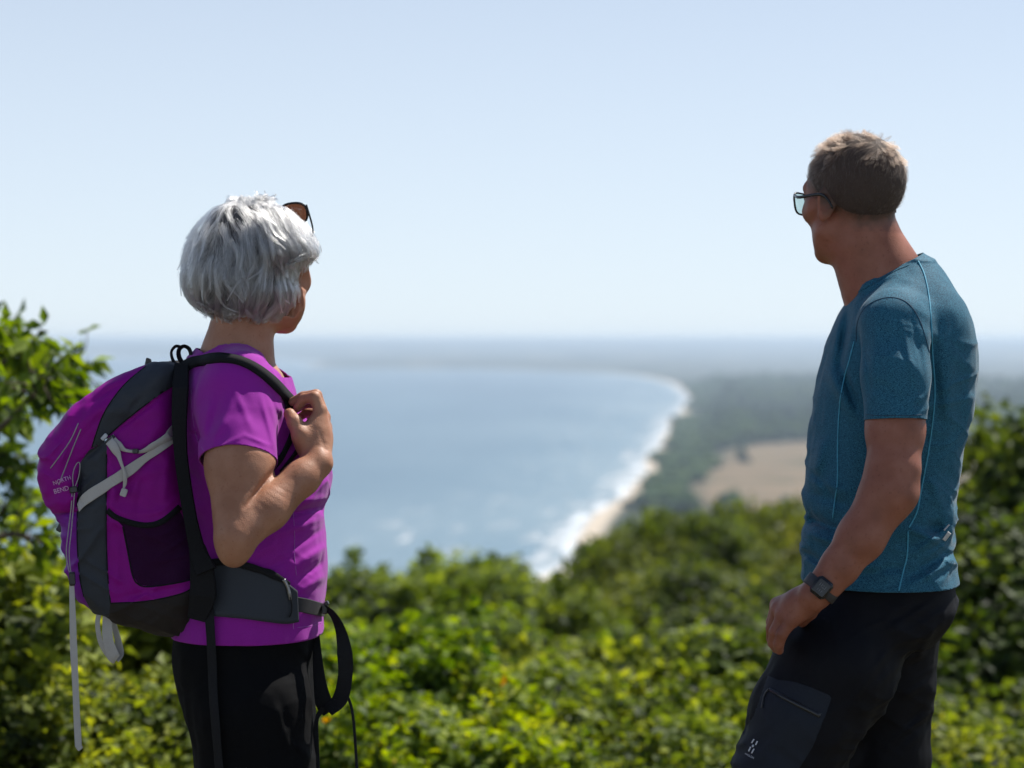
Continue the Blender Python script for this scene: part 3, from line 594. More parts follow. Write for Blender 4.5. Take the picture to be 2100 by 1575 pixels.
mesh_obj('undergrowth', v, f, M_LEAFD, smooth=False, attrs={'tone': ('FACE', np.repeat(np.clip(.42 + nn_ * .4 + ru.normal(size=n) * .15, 0, .9), 2))}); tag(bpy.data.objects['undergrowth'], 'leafy undergrowth covering the slope', 'undergrowth', kind='stuff')
n = 70000; gx_ = ru.uniform(-7.5, 7.5, n); gy_ = ru.uniform(.6, 6.4, n); kk = fbm(np.stack([gx_, gy_, 0 * gx_], -1) * 1.3, 9, 3) > -.28 + .2 * ru.normal(size=n) * .5; gx_, gy_ = gx_[kk], gy_[kk]; n = len(gx_); gp = np.stack([gx_, gy_, ground_z(gx_, gy_, np.full(n, 500.0))], 1)
v, f = leaf_geo(gp, nrm(np.stack([ru.normal(size=n) * .4, ru.normal(size=n) * .4, np.ones(n)], 1)), nrm(ru.normal(size=(n, 3)) * V(1, 1, .1)), .05 * ru.uniform(.4, 1.5, n), .07)
mesh_obj('grass', v, f, M_LEAFM, smooth=False, attrs={'tone': ('FACE', np.repeat(np.clip(.5 + ru.normal(size=n) * .25, 0, 1), 2))}); tag(bpy.data.objects['grass'], 'short dry grass of the lookout', 'grass', kind='stuff')
# ---- woods on the coastal plain
def woods():
    rw = np.random.default_rng(23); n = 60000; u = rw.uniform(0, 1, n); Y = np.sqrt(820 ** 2 + u * (4300 ** 2 - 820 ** 2)); X = rw.uniform(-.03, .30, n) * Y; s = shore_d(X, Y); fs, _, _ = poly_sd(X, Y, fpoly); nn = fbm(np.stack([X, Y, 0 * X], -1) / 70, 31, 2); clear = fbm(np.stack([X / 260, Y / 500, 0 * X], -1), 77, 2)
    k = (s > 14) & ((fs > 6 + 22 * nn) | (rw.uniform(size=n) < .004)) & (clear < .34) & ~((fs < 140) & (Y < 1230) & (X > .10 * Y) & (X < .23 * Y) & (nn < .25)); X, Y, s = X[k], Y[k], s[k]; n = len(X); X, Y, s = X[:17000], Y[:17000], s[:17000]; n = len(X)
    bm = bmesh.new(); bmesh.ops.create_icosphere(bm, subdivisions=1, radius=1); iv = np.array([v_.co[:] for v_ in bm.verts]); jf = np.array([[v_.index for v_ in f_.verts] for f_ in bm.faces]); bm.free()
    r = rw.uniform(3.2, 7.5, n) * (1 + Y / 7000); z = ground_z(X, Y, s); h = rw.uniform(.8, 1.25, n) * np.clip((s - 10) / 60, .45, 1)
    v = iv[None] * r[:, None, None] * (1 + .30 * rw.normal(size=(n, len(iv), 1))); v[:, :, 2] *= h[:, None]; v = v + np.stack([X, Y, z + r * h * .8], 1)[:, None]; f = jf[None] + (np.arange(n) * len(iv))[:, None, None]
    m, nt, bs = new_mat('wood foliage'); at = N(nt, 'ShaderNodeAttribute', attribute_name='tone'); rp = ramp(nt, at.outputs['Fac'], [(0, (.014, .030, .010)), (.5, (.032, .060, .016)), (1, (.075, .105, .026))]); nt.links.new(rp.outputs[0], bs.inputs['Base Color']); bs.inputs['Roughness'].default_value = .95; bs.inputs['Specular IOR Level'].default_value = .05
    o = mesh_obj('woodland', v.reshape(-1, 3), f.reshape(-1, 3), m, smooth=False, attrs={'tone': ('FACE', np.repeat(rw.beta(2, 3, n), len(jf)))}); tag(o, 'dark pine wood on the plain behind the beach', 'woodland', kind='stuff')
woods()
# ---- haze
def haze(dens):
    m = bpy.data.materials.new('haze'); m.use_nodes = True; nt = m.node_tree; nt.nodes.clear(); pv = N(nt, 'ShaderNodeVolumePrincipled'); pv.inputs['Color'].default_value = (.68, .835, 1.0, 1); pv.inputs['Density'].default_value = dens; pv.inputs['Anisotropy'].default_value = .25
    o = N(nt, 'ShaderNodeOutputMaterial'); nt.links.new(pv.outputs[0], o.inputs['Volume']); x0, x1, y0, y1, z0, z1 = -41000, 41000, -6000, 43000, SEA - 8, CAMZ + 16
    v = [(x, y, z) for x in (x0, x1) for y in (y0, y1) for z in (z0, z1)]; f = [[0, 1, 3, 2], [4, 6, 7, 5], [0, 4, 5, 1], [2, 3, 7, 6], [0, 2, 6, 4], [1, 5, 7, 3]]
    o = mesh_obj('haze', v, f, m, smooth=False); tag(o, 'pale blue haze over the bay and the far shore', 'haze', kind='stuff')
haze(1.35e-4)
# ---------------------------------------------------------------- a head as one implicit form
def head_frame(fwd_deg_from_x, sign):
    """forward direction in the ground plane, left, up as matrix columns"""
    f = V(math.cos(R(fwd_deg_from_x)), math.sin(R(fwd_deg_from_x)), 0); u = V(0, 0, 1); l = np.cross(u, f)
    return np.stack([f, l, u], 1)
def head_sdf(C, M, s=1.0, back=0.0):
    C = np.asarray(C); b = back
    def F(p):
        q = ((p - C) @ M) / s; a = q.copy(); a[:, 1] = np.abs(a[:, 1])
        d = ell(q, (-.012, 0, .034), (.098, .078, .086))
        d = smin(d, ell(q, (.035, 0, .0), (.062, .064, .075)), .02)
        d = smin(d, ell(a, (.030 - b * .6, .0, -.055), (.052, .056, .058)), .025)
        d = smin(d, cone(a, (.018, .052, -.06), (.074 - b, .012, -.098), .014, .016), .03)        # jaw line
        d = smin(d, cone(a, (.076 - b, 0, -.1), (.07 - b, 0, -.092), .015, .018), .02)               # chin
        d = smin(d, cone(a, (.066, .045, -.022), (.04, .062, -.015), .014, .013), .02)       # cheek bone
        d = smin(d, cone(a, (.09, 0, .028), (.072, .045, .026), .009, .009), .012)           # brow
        d = smax(d, -cone(a, (.098, .031, .008), (.096, .034, .008), .014, .013), .012)      # socket
        d = smin(d, ell(a, (.079, .031, .008), (.0125, .0145, .0115)), .003)
        d = smin(d, cone(q, (.092, 0, .016), (.112, 0, -.028), .006, .0105), .012)           # nose
        d = smin(d, ell(a, (.098, .012, -.032), (.011, .0075, .007)), .006)
        d = smin(d, cone(a, (.089 - b * .6, 0, -.061), (.08 - b * .6, .02, -.063), .006, .003), .006)          # lips
        d = smin(d, cone(a, (.087 - b * .6, 0, -.071), (.079 - b * .6, .018, -.068), .0065, .003), .006)
        d = smax(d, -cone(a, (.098 - b * .6, 0, -.066), (.084 - b * .6, .022, -.0655), .003, .0015), .003)
        # ear: a leaf standing off the skull with a hollow
        e = a - V(-.004, .079, -.010); c, sn = math.cos(R(36)), math.sin(R(36))
        e2 = np.stack([e[:, 0] * c + e[:, 1] * sn, -e[:, 0] * sn + e[:, 1] * c, e[:, 2]], 1)
        ear = ell(e2, (-.004, 0, .004), (.018, .006, .030)); ear = smin(ear, ell(e2, (.002, 0, -.022), (.010, .005, .012)), .008)
        ear = smax(ear, -ell(e2, (.0, .007, .002), (.010, .006, .017)), .004)
        ear = smin(ear, cone(e2, (.004, -.01, -.012), (.004, -.012, .012), .008, .009), .006)
        d = smin(d, ear, .006)
        return d * s
    return F
# ================================================================ the woman
YW = 3.95
def folds(p, L, yc, far=False):
    """gaussian ridges (+) or creases (-) drawn along picture segments on the near side"""
    px = CX + p[:, 0] * FPX / p[:, 1]; py = HY + (CAMZ - p[:, 2]) * FPX / p[:, 1]; r = 0
    for x0, y0, x1, y1, w, h in L:
        dx, dy = x1 - x0, y1 - y0; t = np.clip(((px - x0) * dx + (py - y0) * dy) / (dx * dx + dy * dy), 0, 1)
        dd = np.hypot(px - x0 - t * dx, py - y0 - t * dy); r = r + h * np.exp(-(dd / w) ** 2) * np.sin(np.pi * np.clip(t * .84 + .08, 0, 1))
    return r * np.clip((yc - p[:, 1]) / .03, 0, 1)
woman = empty('person', P(500, 2216, YW) * V(1, 1, 0), 'woman with a grey bob, purple t-shirt and black trousers, hand on her rucksack strap', 'person')
HCW = P(546, 556, YW); HMW = head_frame(71, 1); headW = head_sdf(HCW, HMW, 1.04)
torsoW = Sect([(742, 395, 560, .085), (765, 385, 592, .135), (795, 378, 604, .168), (830, 372, 612, .182), (880, 372, 636, .178), (930, 374, 668, .168), (975, 376, 680, .160), (1010, 378, 677, .155),
               (1045, 382, 664, .15), (1085, 388, 668, .15), (1150, 390, 673, .158), (1215, 380, 669, .168), (1260, 368, 662, .175), (1300, 358, 663, .178), (1345, 356, 655, .18), (1385, 360, 650, .175)], YW, 2.35)
neckW = lambda p: chain(p, [P(505, 600, YW), P(498, 660, YW), P(486, 735, YW), P(478, 790, YW)], [.052, .055, .067, .085], .03)
shW, elW, wrW = P(492, 812, 3.795), P(484, 1102, 3.665), P(652, 950, 3.765)
def armW(p):
    d = chain(p, [shW, (shW * .5 + elW * .5) + V(.004, 0, 0), elW], [.060, .0605, .040], .03)
    d = smin(d, chain(p, [elW + V(.0, .0, .004), elW * .62 + wrW * .38, wrW * .8 + elW * .2, wrW], [.0405, .0385, .031, .0258], .02), .005)
    d = smin(d, ell(p, elW + V(-.004, .0, -.026), (.027, .028, .030)), .02)
    return d
MCPW = [P(657, 842, 3.80), P(664, 856, 3.825), P(667, 874, 3.845), P(666, 896, 3.86)]
def handW(p):
    d = cone(p, wrW, P(652, 900, 3.80), .0262, .026)
    d = smin(d, ell(p, P(648, 895, 3.80), (.026, .034, .042)), .02)
    for i, m in enumerate(MCPW):
        d = smin(d, cone(p, P(652, 925, 3.785 + i * .012), m, .017, (.0135, .0135, .0125, .0115)[i]), .013)
    fing = [[MCPW[0], P(645, 815, 3.80), P(624, 818, 3.812), P(611, 834, 3.82)],
            [MCPW[1], P(648, 811, 3.828), P(622, 814, 3.842), P(601, 824, 3.848)],
            [MCPW[2], P(651, 826, 3.852), P(626, 826, 3.862), P(608, 838, 3.866)],
            [MCPW[3], P(650, 848, 3.874), P(630, 845, 3.88), P(616, 855, 3.882)]]
    for i, g in enumerate(fing):
        r = (.0108, .0108, .0102, .009)[i]
        d = smin(d, chain(p, g, [r * 1.12, r * 1.1, r * .98, r * .85], .003), .0035)
    th = chain(p, [P(640, 930, 3.775), P(617, 893, 3.772), P(604, 866, 3.778), P(594, 849, 3.79)], [.019, .0165, .0135, .0115], .008)
    d = smin(d, th, .010)
    d = smin(d, ell(p, P(626, 905, 3.782), (.020, .018, .030)), .012)
    # tendons over the back of the hand
    for m in MCPW[:3]: d = smin(d, cone(p, wrW * .75 + m * .25 + V(.002, -.006, 0), m + V(.003, -.005, 0), .0055, .0062), .004)
    return d
far_armW = lambda p: chain(p, [P(500, 812, 4.10), P(520, 1060, 4.20), P(640, 950, 4.10)], [.056, .043, .030], .02)
hs = Sect([(411, 484, 544, .03), (418, 462, 566, .055), (430, 434, 594, .08), (455, 408, 618, .1), (490, 390, 640, .112), (520, 380, 646, .118), (550, 378, 618, .12), (575, 379, 607, .12), (600, 386, 610, .116), (624, 402, 600, .105), (640, 425, 584, .09), (655, 450, 572, .07)], YW, 2.1)
def bodyW(p):
    d = headW(p); qh = (p - HCW) @ HMW; d = smax(d, hs(p) + .024 - 1.2 * np.clip(np.maximum(qh[:, 0] - .02, Zof(560, YW) - p[:, 2]) * np.where(qh[:, 0] > .02, 1, np.clip((Zof(640, YW) - p[:, 2]) * 50, 0, 1)), 0, .2), .008); d = smin(d, neckW(p), .022)
    d = smin(d, np.maximum(torsoW(p) + .016, Zof(1240, YW) - p[:, 2]), .03)
    a = smin(armW(p), handW(p), .012)
    d = np.where(p[:, 2] > Zof(905, 3.75), smin(d, a, .012), np.minimum(d, a))
    fa = smin(far_armW(p), chain(p, [P(640, 950, 4.10), P(652, 880, 4.09), P(640, 845, 4.06), P(618, 842, 4.05)], [.028, .027, .016, .010], .012), .01)
    d = np.minimum(d, fa)
    cr = [(572, 950, 503, 1040, 5, -.007), (548, 1000, 600, 1030, 2.0, -.0005), (540, 1008, 590, 1042, 2.0, -.0005), (532, 1016, 580, 1052, 2.0, -.0005), (556, 990, 606, 1018, 2.0, -.0005), (524, 1026, 566, 1058, 2, -.0007), (652, 880, 672, 935, 3, -.001), (615, 842, 640, 846, 3, -.002), (660, 905, 678, 915, 2, -.0008), (656, 915, 676, 926, 2, -.0008)]
    d = d - folds(p, cr, 3.86) - .0004 * fbm(p * 120, 8, 2)
    return d
v, f = build(bodyW, (-.66, 3.58, .85), (-.33, 4.30, 1.74), .003)
body_w = mesh_obj('body', v, f, M_SKINW, woman)
# ---- t-shirt
M_PURPLE = fabric('purple jersey', (.22, .010, .24), (.33, .018, .34), 1400, (1, 1, 1), .75, .35, .25, spec=.25)
M_PURPLE.node_tree.nodes['Principled BSDF'].inputs['Sheen Weight'].default_value = .12
M_TRIM = plain('dark neck tape', (.02, .01, .025), .8)
FW = [(668, 1060, 560, 1100, 8, .004), (660, 1085, 590, 1130, 7, -.003), (668, 1120, 600, 1165, 9, .004), (664, 1150, 608, 1190, 7, -.003), (668, 1180, 612, 1215, 8, .003),
      (660, 1040, 560, 1062, 7, -.005), (676, 1020, 600, 1035, 8, .003), (500, 1150, 590, 1100, 10, .003), (530, 1175, 600, 1140, 8, -.003),
      (380, 1010, 420, 1060, 9, .004), (378, 960, 412, 990, 8, -.003), (395, 880, 420, 905, 9, -.003), (560, 1000, 600, 1045, 9, -.003)]
FSW = [(570, 800, 598, 905, 5, .005), (552, 800, 582, 900, 5, -.004), (535, 815, 566, 925, 6, .0035), (598, 830, 604, 880, 5, -.004), (455, 800, 425, 900, 9, -.004), (480, 820, 440, 900, 8, .003), (430, 830, 416, 900, 7, .003), (430, 928, 500, 892, 4, .0022), (500, 892, 556, 915, 4, .0022), (478, 790, 520, 890, 7, .002), (425, 905, 470, 860, 8, .0025)]
sleeveAx = nrm(elW - shW)
def sleeveW(p):
    d = chain(p, [P(486, 800, 3.80), shW + V(-.004, 0, -.03), P(489, 960, 3.728)], [.068, .0755, .0745], .02)
    return d - folds(p, FSW, 4.5)
def shirtW(p):
    d = torsoW(p); trap = smin(cone(p, P(478, 770, YW), P(490, 790, 3.82), .085, .064), cone(p, P(478, 770, YW), P(490, 790, 4.08), .085, .064), .03)
    d = smin(d, trap, .03); d = smin(d, chain(p, [P(500, 700, YW), P(486, 735, YW)], [.062, .076], .02), .012)
    sl = sleeveW(p); k = np.clip((p[:, 2] - Zof(880, 3.8)) / .08, 0, 1) * .03 + .003
    h = np.clip(.5 + .5 * (sl - d) / k, 0, 1); d = sl + (d - sl) * h - k * h * (1 - h)
    sf = chain(p, [P(486, 800, 4.08), P(500, 830, 4.11), P(508, 930, 4.16)], [.066, .07, .066], .02); d = smin(d, sf, .01)
    w = p * V(30, 30, 14); d = d + .002 - wrinkle(p, 11, .0026) * np.clip((p[:, 1] - 3.74) / .08, .12, 1) - .0030 * fbm(w, 3, 2) - 1.5 * folds(p, FW, 3.97)
    return d
v, f = build(shirtW, (-.70, 3.60, Zof(1345, YW)), (-.32, 4.28, Zof(690, YW)), .0032)
shirt_w = mesh_obj('shirt', v, f, M_PURPLE, woman)
c_hem = P(500, 1297, YW); bisect(shirt_w, c_hem, (-.0, .0, -1))
bisect(shirt_w, P(490, 741, YW), nrm(V(.30, .0, .95)), lambda c: abs(c.y - YW) < .075 and c.z > Zof(800, YW) and (c.x > P(400, 0, YW)[0]) )
hemn = nrm(V(.0, -.55, -1)); hemc = P(490, 946, 3.735)
def sl_test(c):
    q = V(*c)[None]; return chain(q, [P(486, 800, 3.80), shW, P(489, 990, 3.72)], [.07, .076, .08], .02)[0] < .007 and c.z < Zof(860, 3.75) and torsoW(q)[0] > -.012
bisect(shirt_w, hemc, hemn, sl_test)
bisect(shirt_w, P(506, 925, 4.15), nrm(V(0, .3, -1)), lambda c: c.y > 4.085 and c.z < Zof(880, 4.1) and torsoW(V(*c)[None])[0] > .004)
solidify(shirt_w, .0022)
B_sw = bvh_of(shirt_w)
def piece(name, geos, mat, parent, label=None, smooth=True):
    v, f = join_geo(geos) if isinstance(geos, list) else geos
    o = mesh_obj(name, v, f, mat, parent, smooth)
    if label: o['label'] = label
    return o
M_SEAMW = plain('lilac seam', (.33, .09, .38), .8)
for q_, w_ in [([(601, 1050), (604, 1090), (604, 1140), (608, 1180)], .0008), ([(601, 1272), (602, 1290)], .0009), ([(610, 1287), (640, 1283), (660, 1276)], .0007), ([(392, 800), (396, 860), (404, 900), (418, 925)], .0006)]: piece('seam', drape_tube(q_, B_sw, w_), M_SEAMW, shirt_w)
piece('seam', [drape_tube([(608, 1040), (610, 1000), (606, 975)], B_sw, .0007)], M_SEAMW, shirt_w)
# ---- trousers
M_BLACKW = fabric('black trousers', (.0025, .0025, .003), (.006, .006, .007), 1200, (1, 1, 1), .85, .15, .3, spec=.2)
hipW = Sect([(1262, 372, 652, .15), (1300, 362, 652, .165), (1350, 359, 641, .17), (1400, 366, 640, .165), (1450, 380, 642, .16), (1520, 398, 646, .15), (1600, 404, 645, .12)], YW, 2.3)
def pantsW(p):
    d = hipW(p)
    for s in (-1, 1):
        y = YW + s * .085
        d = smin(d, chain(p, [P(515, 1450, y), P(528, 1600, y), P(540, 1740, y), P(520, 1900, y + .01), P(505, 2165, y + .01)], [.118, .108, .078, .082, .062], .03), .02)
    w = p * V(26, 26, 10); fo = [(560, 1430, 600, 1560, 9, .003), (575, 1440, 612, 1560, 7, -.002), (606, 1320, 638, 1350, 6, .003), (600, 1520, 640, 1560, 8, .004), (400, 1320, 500, 1340, 9, .002)]
    return d - wrinkle(p, 13, .0015) - .004 * fbm(w, 9, 2) - folds(p, fo, 3.99)
v, f = build(pantsW, (-.70, 3.70, .03), (-.33, 4.2, Zof(1262, YW)), .0045)
pants_w = mesh_obj('trousers', v, f, M_BLACKW, woman)
M_BOOT = plain('boot leather', (.05, .035, .025), .7)
M_SOLE = plain('boot sole', (.02, .02, .02), .85)
def boots(parent, spots, ang):
    for (x, y) in spots:
        M = head_frame(ang, 1); c = V(x, y, 0)
        def F(p):
            q = (p - c) @ M; d = cone(q, (-.04, 0, .05), (.15, 0, .035), .045, .034); d = smin(d, cone(q, (-.03, 0, .05), (-.04, 0, .15), .045, .048), .03)
            return np.maximum(d, .012 - q[:, 2])
        v, f = build(F, c + V(-.22, -.22, 0), c + V(.22, .22, .2), .006); b = mesh_obj('boot', v, f, M_BOOT, parent)
        def G(p):
            q = (p - c) @ M; return np.maximum(ell(q, (.05, 0, .01), (.145, .052, .06)), np.maximum(q[:, 2] - .022, .001 - q[:, 2]))
        v, f = build(G, c + V(-.22, -.22, -.01), c + V(.22, .22, .05), .006); mesh_obj('sole', v, f, M_SOLE, b)
boots(woman, [(P(500, 0, 3.865)[0], 3.865), (P(500, 0, 4.05)[0], 4.05)], 8)
# ---- hair
def shellW(p):
    d = hs(p); q = (p - HCW) @ HMW
    # the face stays free: cut a front opening below the fringe
    cut = np.maximum(ell(q, (.155, .0, -.075), (.135, .074, .13)), 0 * q[:, 0] - 9)
    return smax(d, -cut, .015)
M_HAIRB = plain('hair underlayer', (.05, .047, .05), .8, bumps=0)
v, f = build(lambda p: shellW(p) + .013, (-.69, 3.75, 1.44), (-.36, 4.15, 1.75), .004)
hair_w = mesh_obj('hair', v, f, M_HAIRB, woman)
M_HAIRW = hair_mat('silver hair', (.13, .125, .13), (.92, .90, .89), .3)
crownW = P(508, 420, YW)
def flowW(seed, wav):
    def fl(p, g, k):
        out = p - crownW; out[:, 2] *= .3; n_ = np.stack([vnoise(p * 22 + 9, seed), vnoise(p * 22 + 40, seed + 1), vnoise(p * 22 + 70, seed + 2) * .4], 1)
        q = (p - HCW) @ HMW; back = np.clip((Zof(600, YW) - p[:, 2]) / .04, 0, 1)[:, None]
        return nrm(out) * .9 + V(0, 0, -1.15) + n_ * wav + back * (-.5 * nrm(out)) + (HMW[:, 0] * np.clip(q[:, 0] / .1, 0, 1)[:, None]) * .25
    return fl
r_ = np.random.default_rng(11)
NG, K = 780, 16
d_ = nrm(r_.normal(size=(NG * 3, 3))); d_[:, 2] = np.abs(d_[:, 2]) * 1.2 - .45; st = HCW + V(-.005, 0, .0) + nrm(d_) * .11
q_ = (st - HCW) @ HMW; keep = ~((q_[:, 0] > .055) & (q_[:, 2] < .02)); st = st[keep][:NG]; NG = len(st)
lg = r_.uniform(.075, .15, NG); gl = r_.uniform(-.011, .002, NG)
endflare = r_.uniform(-.012, .008, NG)
G = trace(st, shellW, flowW(5, 1.05), lambda k: gl + endflare * (k / K) ** 2 * 1.0, K, lg / K)
NC = 36; Tg = nrm(np.gradient(G, axis=1)); Gn = np.stack([grad(shellW, G[:, j], 2e-3) for j in range(K)], 1); Lt = np.cross(Tg, Gn); tq = np.linspace(0, 1, K)[None, :, None]
G = G + Lt * (r_.normal(size=(NG, 1, 1)) * .0065 * tq) * np.sin(tq * r_.uniform(3, 7.5, (NG, 1, 1)) + r_.uniform(0, 6.28, (NG, 1, 1))) + Gn * (r_.uniform(-.004, .015, (NG, 1, 1)) * tq ** 2.5)
gi = np.repeat(np.arange(NG), NC); n = len(gi)
off = r_.normal(size=(n, 3)) * .0050; tt = np.linspace(0, 1, K)[None, :, None]
cl = (1 - .80 * tt)
wv = r_.uniform(0, 6.28, (n, 1, 1)); wa = r_.normal(size=(n, 1, 3)) * .0011
S = G[gi] + off[:, None, :] * cl + wa * np.sin(tt * r_.uniform(4, 9, (n, 1, 1)) + wv)
# pull every strand back inside the outline of the bob
pf = S.reshape(-1, 3); g = grad(shellW, pf, 2e-3); dd = shellW(pf); ov = np.clip(dd - np.tile(np.linspace(.0005, .010, K), n), 0, 1); pf = pf - g * ov[:, None] * .8; S = pf.reshape(S.shape)
tone = np.clip(np.repeat(r_.beta(1.0, 1.0, NG), NC) * .85 + r_.uniform(0, .2, n), 0, 1)
qx = ((S[:, 0] - HCW) @ HMW)[:, 0]; tone = np.clip(tone + np.clip(qx / .09, -.3, 1) * .3, 0, 1)
hair_obj('hair_strands', S, .00017, .00006, tone, M_HAIRW, hair_w)
# tousled outer locks
NT = 150; s3 = st[r_.integers(0, NG, NT)] + r_.normal(size=(NT, 3)) * .02; K3 = 11; t3 = np.linspace(0, 1, K3)[None, :, None]; g3 = r_.uniform(.001, .005, NT)
T3 = trace(s3, shellW, flowW(61, 1.7), lambda k: g3, K3, r_.uniform(.045, .085, NT) / K3); Tn3 = np.stack([grad(shellW, T3[:, j], 2e-3) for j in range(K3)], 1)
T3 = T3 + Tn3 * (r_.uniform(.000, .014, (NT, 1, 1)) * t3 ** 2) + np.cross(nrm(np.gradient(T3, axis=1)), Tn3) * r_.normal(size=(NT, 1, 1)) * .012 * t3 ** 1.5
i3 = np.repeat(np.arange(NT), 26); S3 = T3[i3] + (r_.normal(size=(len(i3), 3)) * .0026)[:, None] * (1.05 - .85 * t3)
hair_obj('loose_locks', S3, .00015, .00005, np.clip(np.repeat(r_.uniform(.35, 1, NT), 26) + r_.normal(size=len(i3)) * .08, 0, 1), M_HAIRW, hair_w)
# stray hairs round the outline
m_ = 900; s2 = st[r_.integers(0, NG, m_)] + r_.normal(size=(m_, 3)) * .01; G2 = trace(s2, shellW, flowW(31, 1.6), lambda k: r_.uniform(.0, .003) + .009 * (k / 12) * np.abs(np.sin(np.arange(m_))), 12, r_.uniform(.04, .1, m_) / 12)
G2 += np.cumsum(r_.normal(size=G2.shape) * .0006, axis=1)
hair_obj('stray_hairs', G2, .00013, .00006, r_.uniform(.6, 1, m_), M_HAIRW, hair_w)
# brows
# ---- sunglasses pushed up on her head
M_FRAME = plain('dark frame', (.01, .009, .008), .25)
def lens_mat(name, c, a=.55):
    m = bpy.data.materials.new(name); m.use_nodes = True; nt = m.node_tree; nt.nodes.clear()
    t = N(nt, 'ShaderNodeBsdfTransparent'); t.inputs[0].default_value = (*c, 1); g_ = N(nt, 'ShaderNodeBsdfGlossy'); g_.inputs['Roughness'].default_value = .05; g_.inputs[0].default_value = (.8, .8, .8, 1)
    x = N(nt, 'ShaderNodeMixShader'); x.inputs[0].default_value = .07; o = N(nt, 'ShaderNodeOutputMaterial')
    nt.links.new(t.outputs[0], x.inputs[1]); nt.links.new(g_.outputs[0], x.inputs[2]); nt.links.new(x.outputs[0], o.inputs[0]); return m
def glasses(name, label, C, M, f0, u0, tilt, w, h, gap, wrap, ear, lensm, rnd=.5, fr=.0024, temple_h=.004):
    """C,M head frame; f0,u0 bridge position forward/up, tilt lens plane backwards"""
    root = empty(name, C + M @ V(f0, 0, u0), label, 'sunglasses'); ct, stt = math.cos(R(tilt)), math.sin(R(tilt))
    W = lambda a, b, c: C + M @ V(f0 + c * ct - b * stt - wrap * a * a, a, u0 + b * ct + c * stt)   # a lateral, b up in the plane, c out of it
    def outline(s, k=28):
        pts = []
        for j in range(k):
            t = j / k * 2 * np.pi; c_, s_ = math.cos(t), math.sin(t); e = rnd
            x = math.copysign(abs(c_) ** e, c_) * w / 2; y = math.copysign(abs(s_) ** e, s_) * h / 2; x *= 1 + .12 * (y / (h / 2)); y += .12 * h * (x / (w / 2)) * .3
            pts.append((s * (gap / 2 + w / 2 + x), y))
        return pts
    geo = []
    for s in (-1, 1):
        o_ = outline(s); ring = [W(a, b, 0) for a, b in o_]; ring.append(ring[0]); ring.append(ring[1])
        geo.append(tube(np.array(ring), fr, 6))
        cen = s * (gap / 2 + w / 2); vs = [W(cen, 0, .0012), W(cen, 0, -.0002)] + [W(a, b, 0) for a, b in o_]; k = len(o_)
        fs = [[0, 2 + j, 2 + (j + 1) % k] for j in range(k)] + [[1, 2 + (j + 1) % k, 2 + j] for j in range(k)]
        mesh_obj('lens', np.array(vs), fs, lensm, root)
    geo.append(tube(np.array([W(-gap / 2 - .001, h * .18, 0), W(0, h * .28, .002), W(gap / 2 + .001, h * .18, 0)]), fr * 1.1, 6))
    fm = piece('frame', geo, M_FRAME, root)
    for s in (-1, 1):
        a0 = gap / 2 + w * 1.04; pts = [W(s * a0, h * .32, 0), W(s * (a0 + .004), h * .33, -.006)] + [C + M @ V(x, s * y, z) for x, y, z in ear]
        p_ = spline(pts, 5); A = p_ + V(0, 0, temple_h / 2); B = p_ - V(0, 0, temple_h / 2); nn = np.tile(M @ V(0, s, 0), (len(p_), 1))
        piece('temple', ribbon(A, B, nn, .003), M_FRAME, root)
    return root
M_LENSB = lens_mat('brown lens', (.42, .25, .18))
glasses('sunglasses', 'dark sunglasses with brown lenses pushed up on top of the grey hair', HCW, HMW, .058, .117, 34, .058, .048, .016, 1.6, [(.03, .088, .078), (-.02, .095, .055)], M_LENSB, .8)
# ================================================================ the rucksack
YP = 3.97
pack = empty('rucksack', P(260, 1298, YP), 'purple and charcoal hiking rucksack with pale straps on the back of the woman', 'rucksack')
M_PKP = fabric('purple pack cloth', (.21, .004, .19), (.28, .007, .25), 1500, rough=.55, sheen=.15, bumps=.2, spec=.2)
M_PKF = fabric('violet pack cloth', (.15, .008, .24), (.20, .012, .30), 1500, rough=.5, sheen=.15, bumps=.2, spec=.35)
M_PKG = fabric('charcoal pack cloth', (.030, .034, .042), (.045, .050, .060), 1500, rough=.6, sheen=.1, bumps=.2, spec=.35)
M_PKB = fabric('brown black base cloth', (.020, .016, .014), (.034, .027, .024), 1500, rough=.7, bumps=.2)
M_MESH = fabric('dark mesh pocket', (.020, .002, .022), (.034, .003, .036), 900, rough=.8, bumps=.5)
M_PAD = fabric('black padding', (.008, .008, .009), (.018, .018, .020), 900, rough=.85, sheen=.2, bumps=.5)
M_GWEB = fabric('pale grey webbing', (.40, .38, .36), (.52, .50, .47), 1400, (1, 1, 4), rough=.75, bumps=.5)
M_CORD = plain('grey cord', (.32, .30, .31), .8)
M_PRINT = plain('lilac print', (.62, .36, .58), .7)
pk_px = [(372, 752), (345, 743), (318, 742), (300, 750), (262, 763), (225, 782), (185, 812), (150, 848), (118, 885), (100, 912), (93, 940), (94, 975), (103, 1005), (114, 1032), (128, 1054), (133, 1070), (139, 1120), (146, 1170), (158, 1200), (178, 1228), (200, 1244), (222, 1256), (245, 1270), (290, 1284), (330, 1294), (360, 1298), (388, 1290), (415, 1266), (436, 1235), (432, 1160), (408, 1110), (388, 1040), (374, 960), (366, 880), (364, 800)]
pk_w = np.array([P(x, y, 3.885)[[0, 2]] for x, y in pk_px])
lid_px = [(262, 755), (360, 735), (362, 790), (290, 835), (222, 890), (170, 942), (166, 1000), (160, 1048), (128, 1060), (80, 1040), (80, 900), (150, 840)]
lid_w = np.array([P(x, y, 3.885)[[0, 2]] for x, y in lid_px])
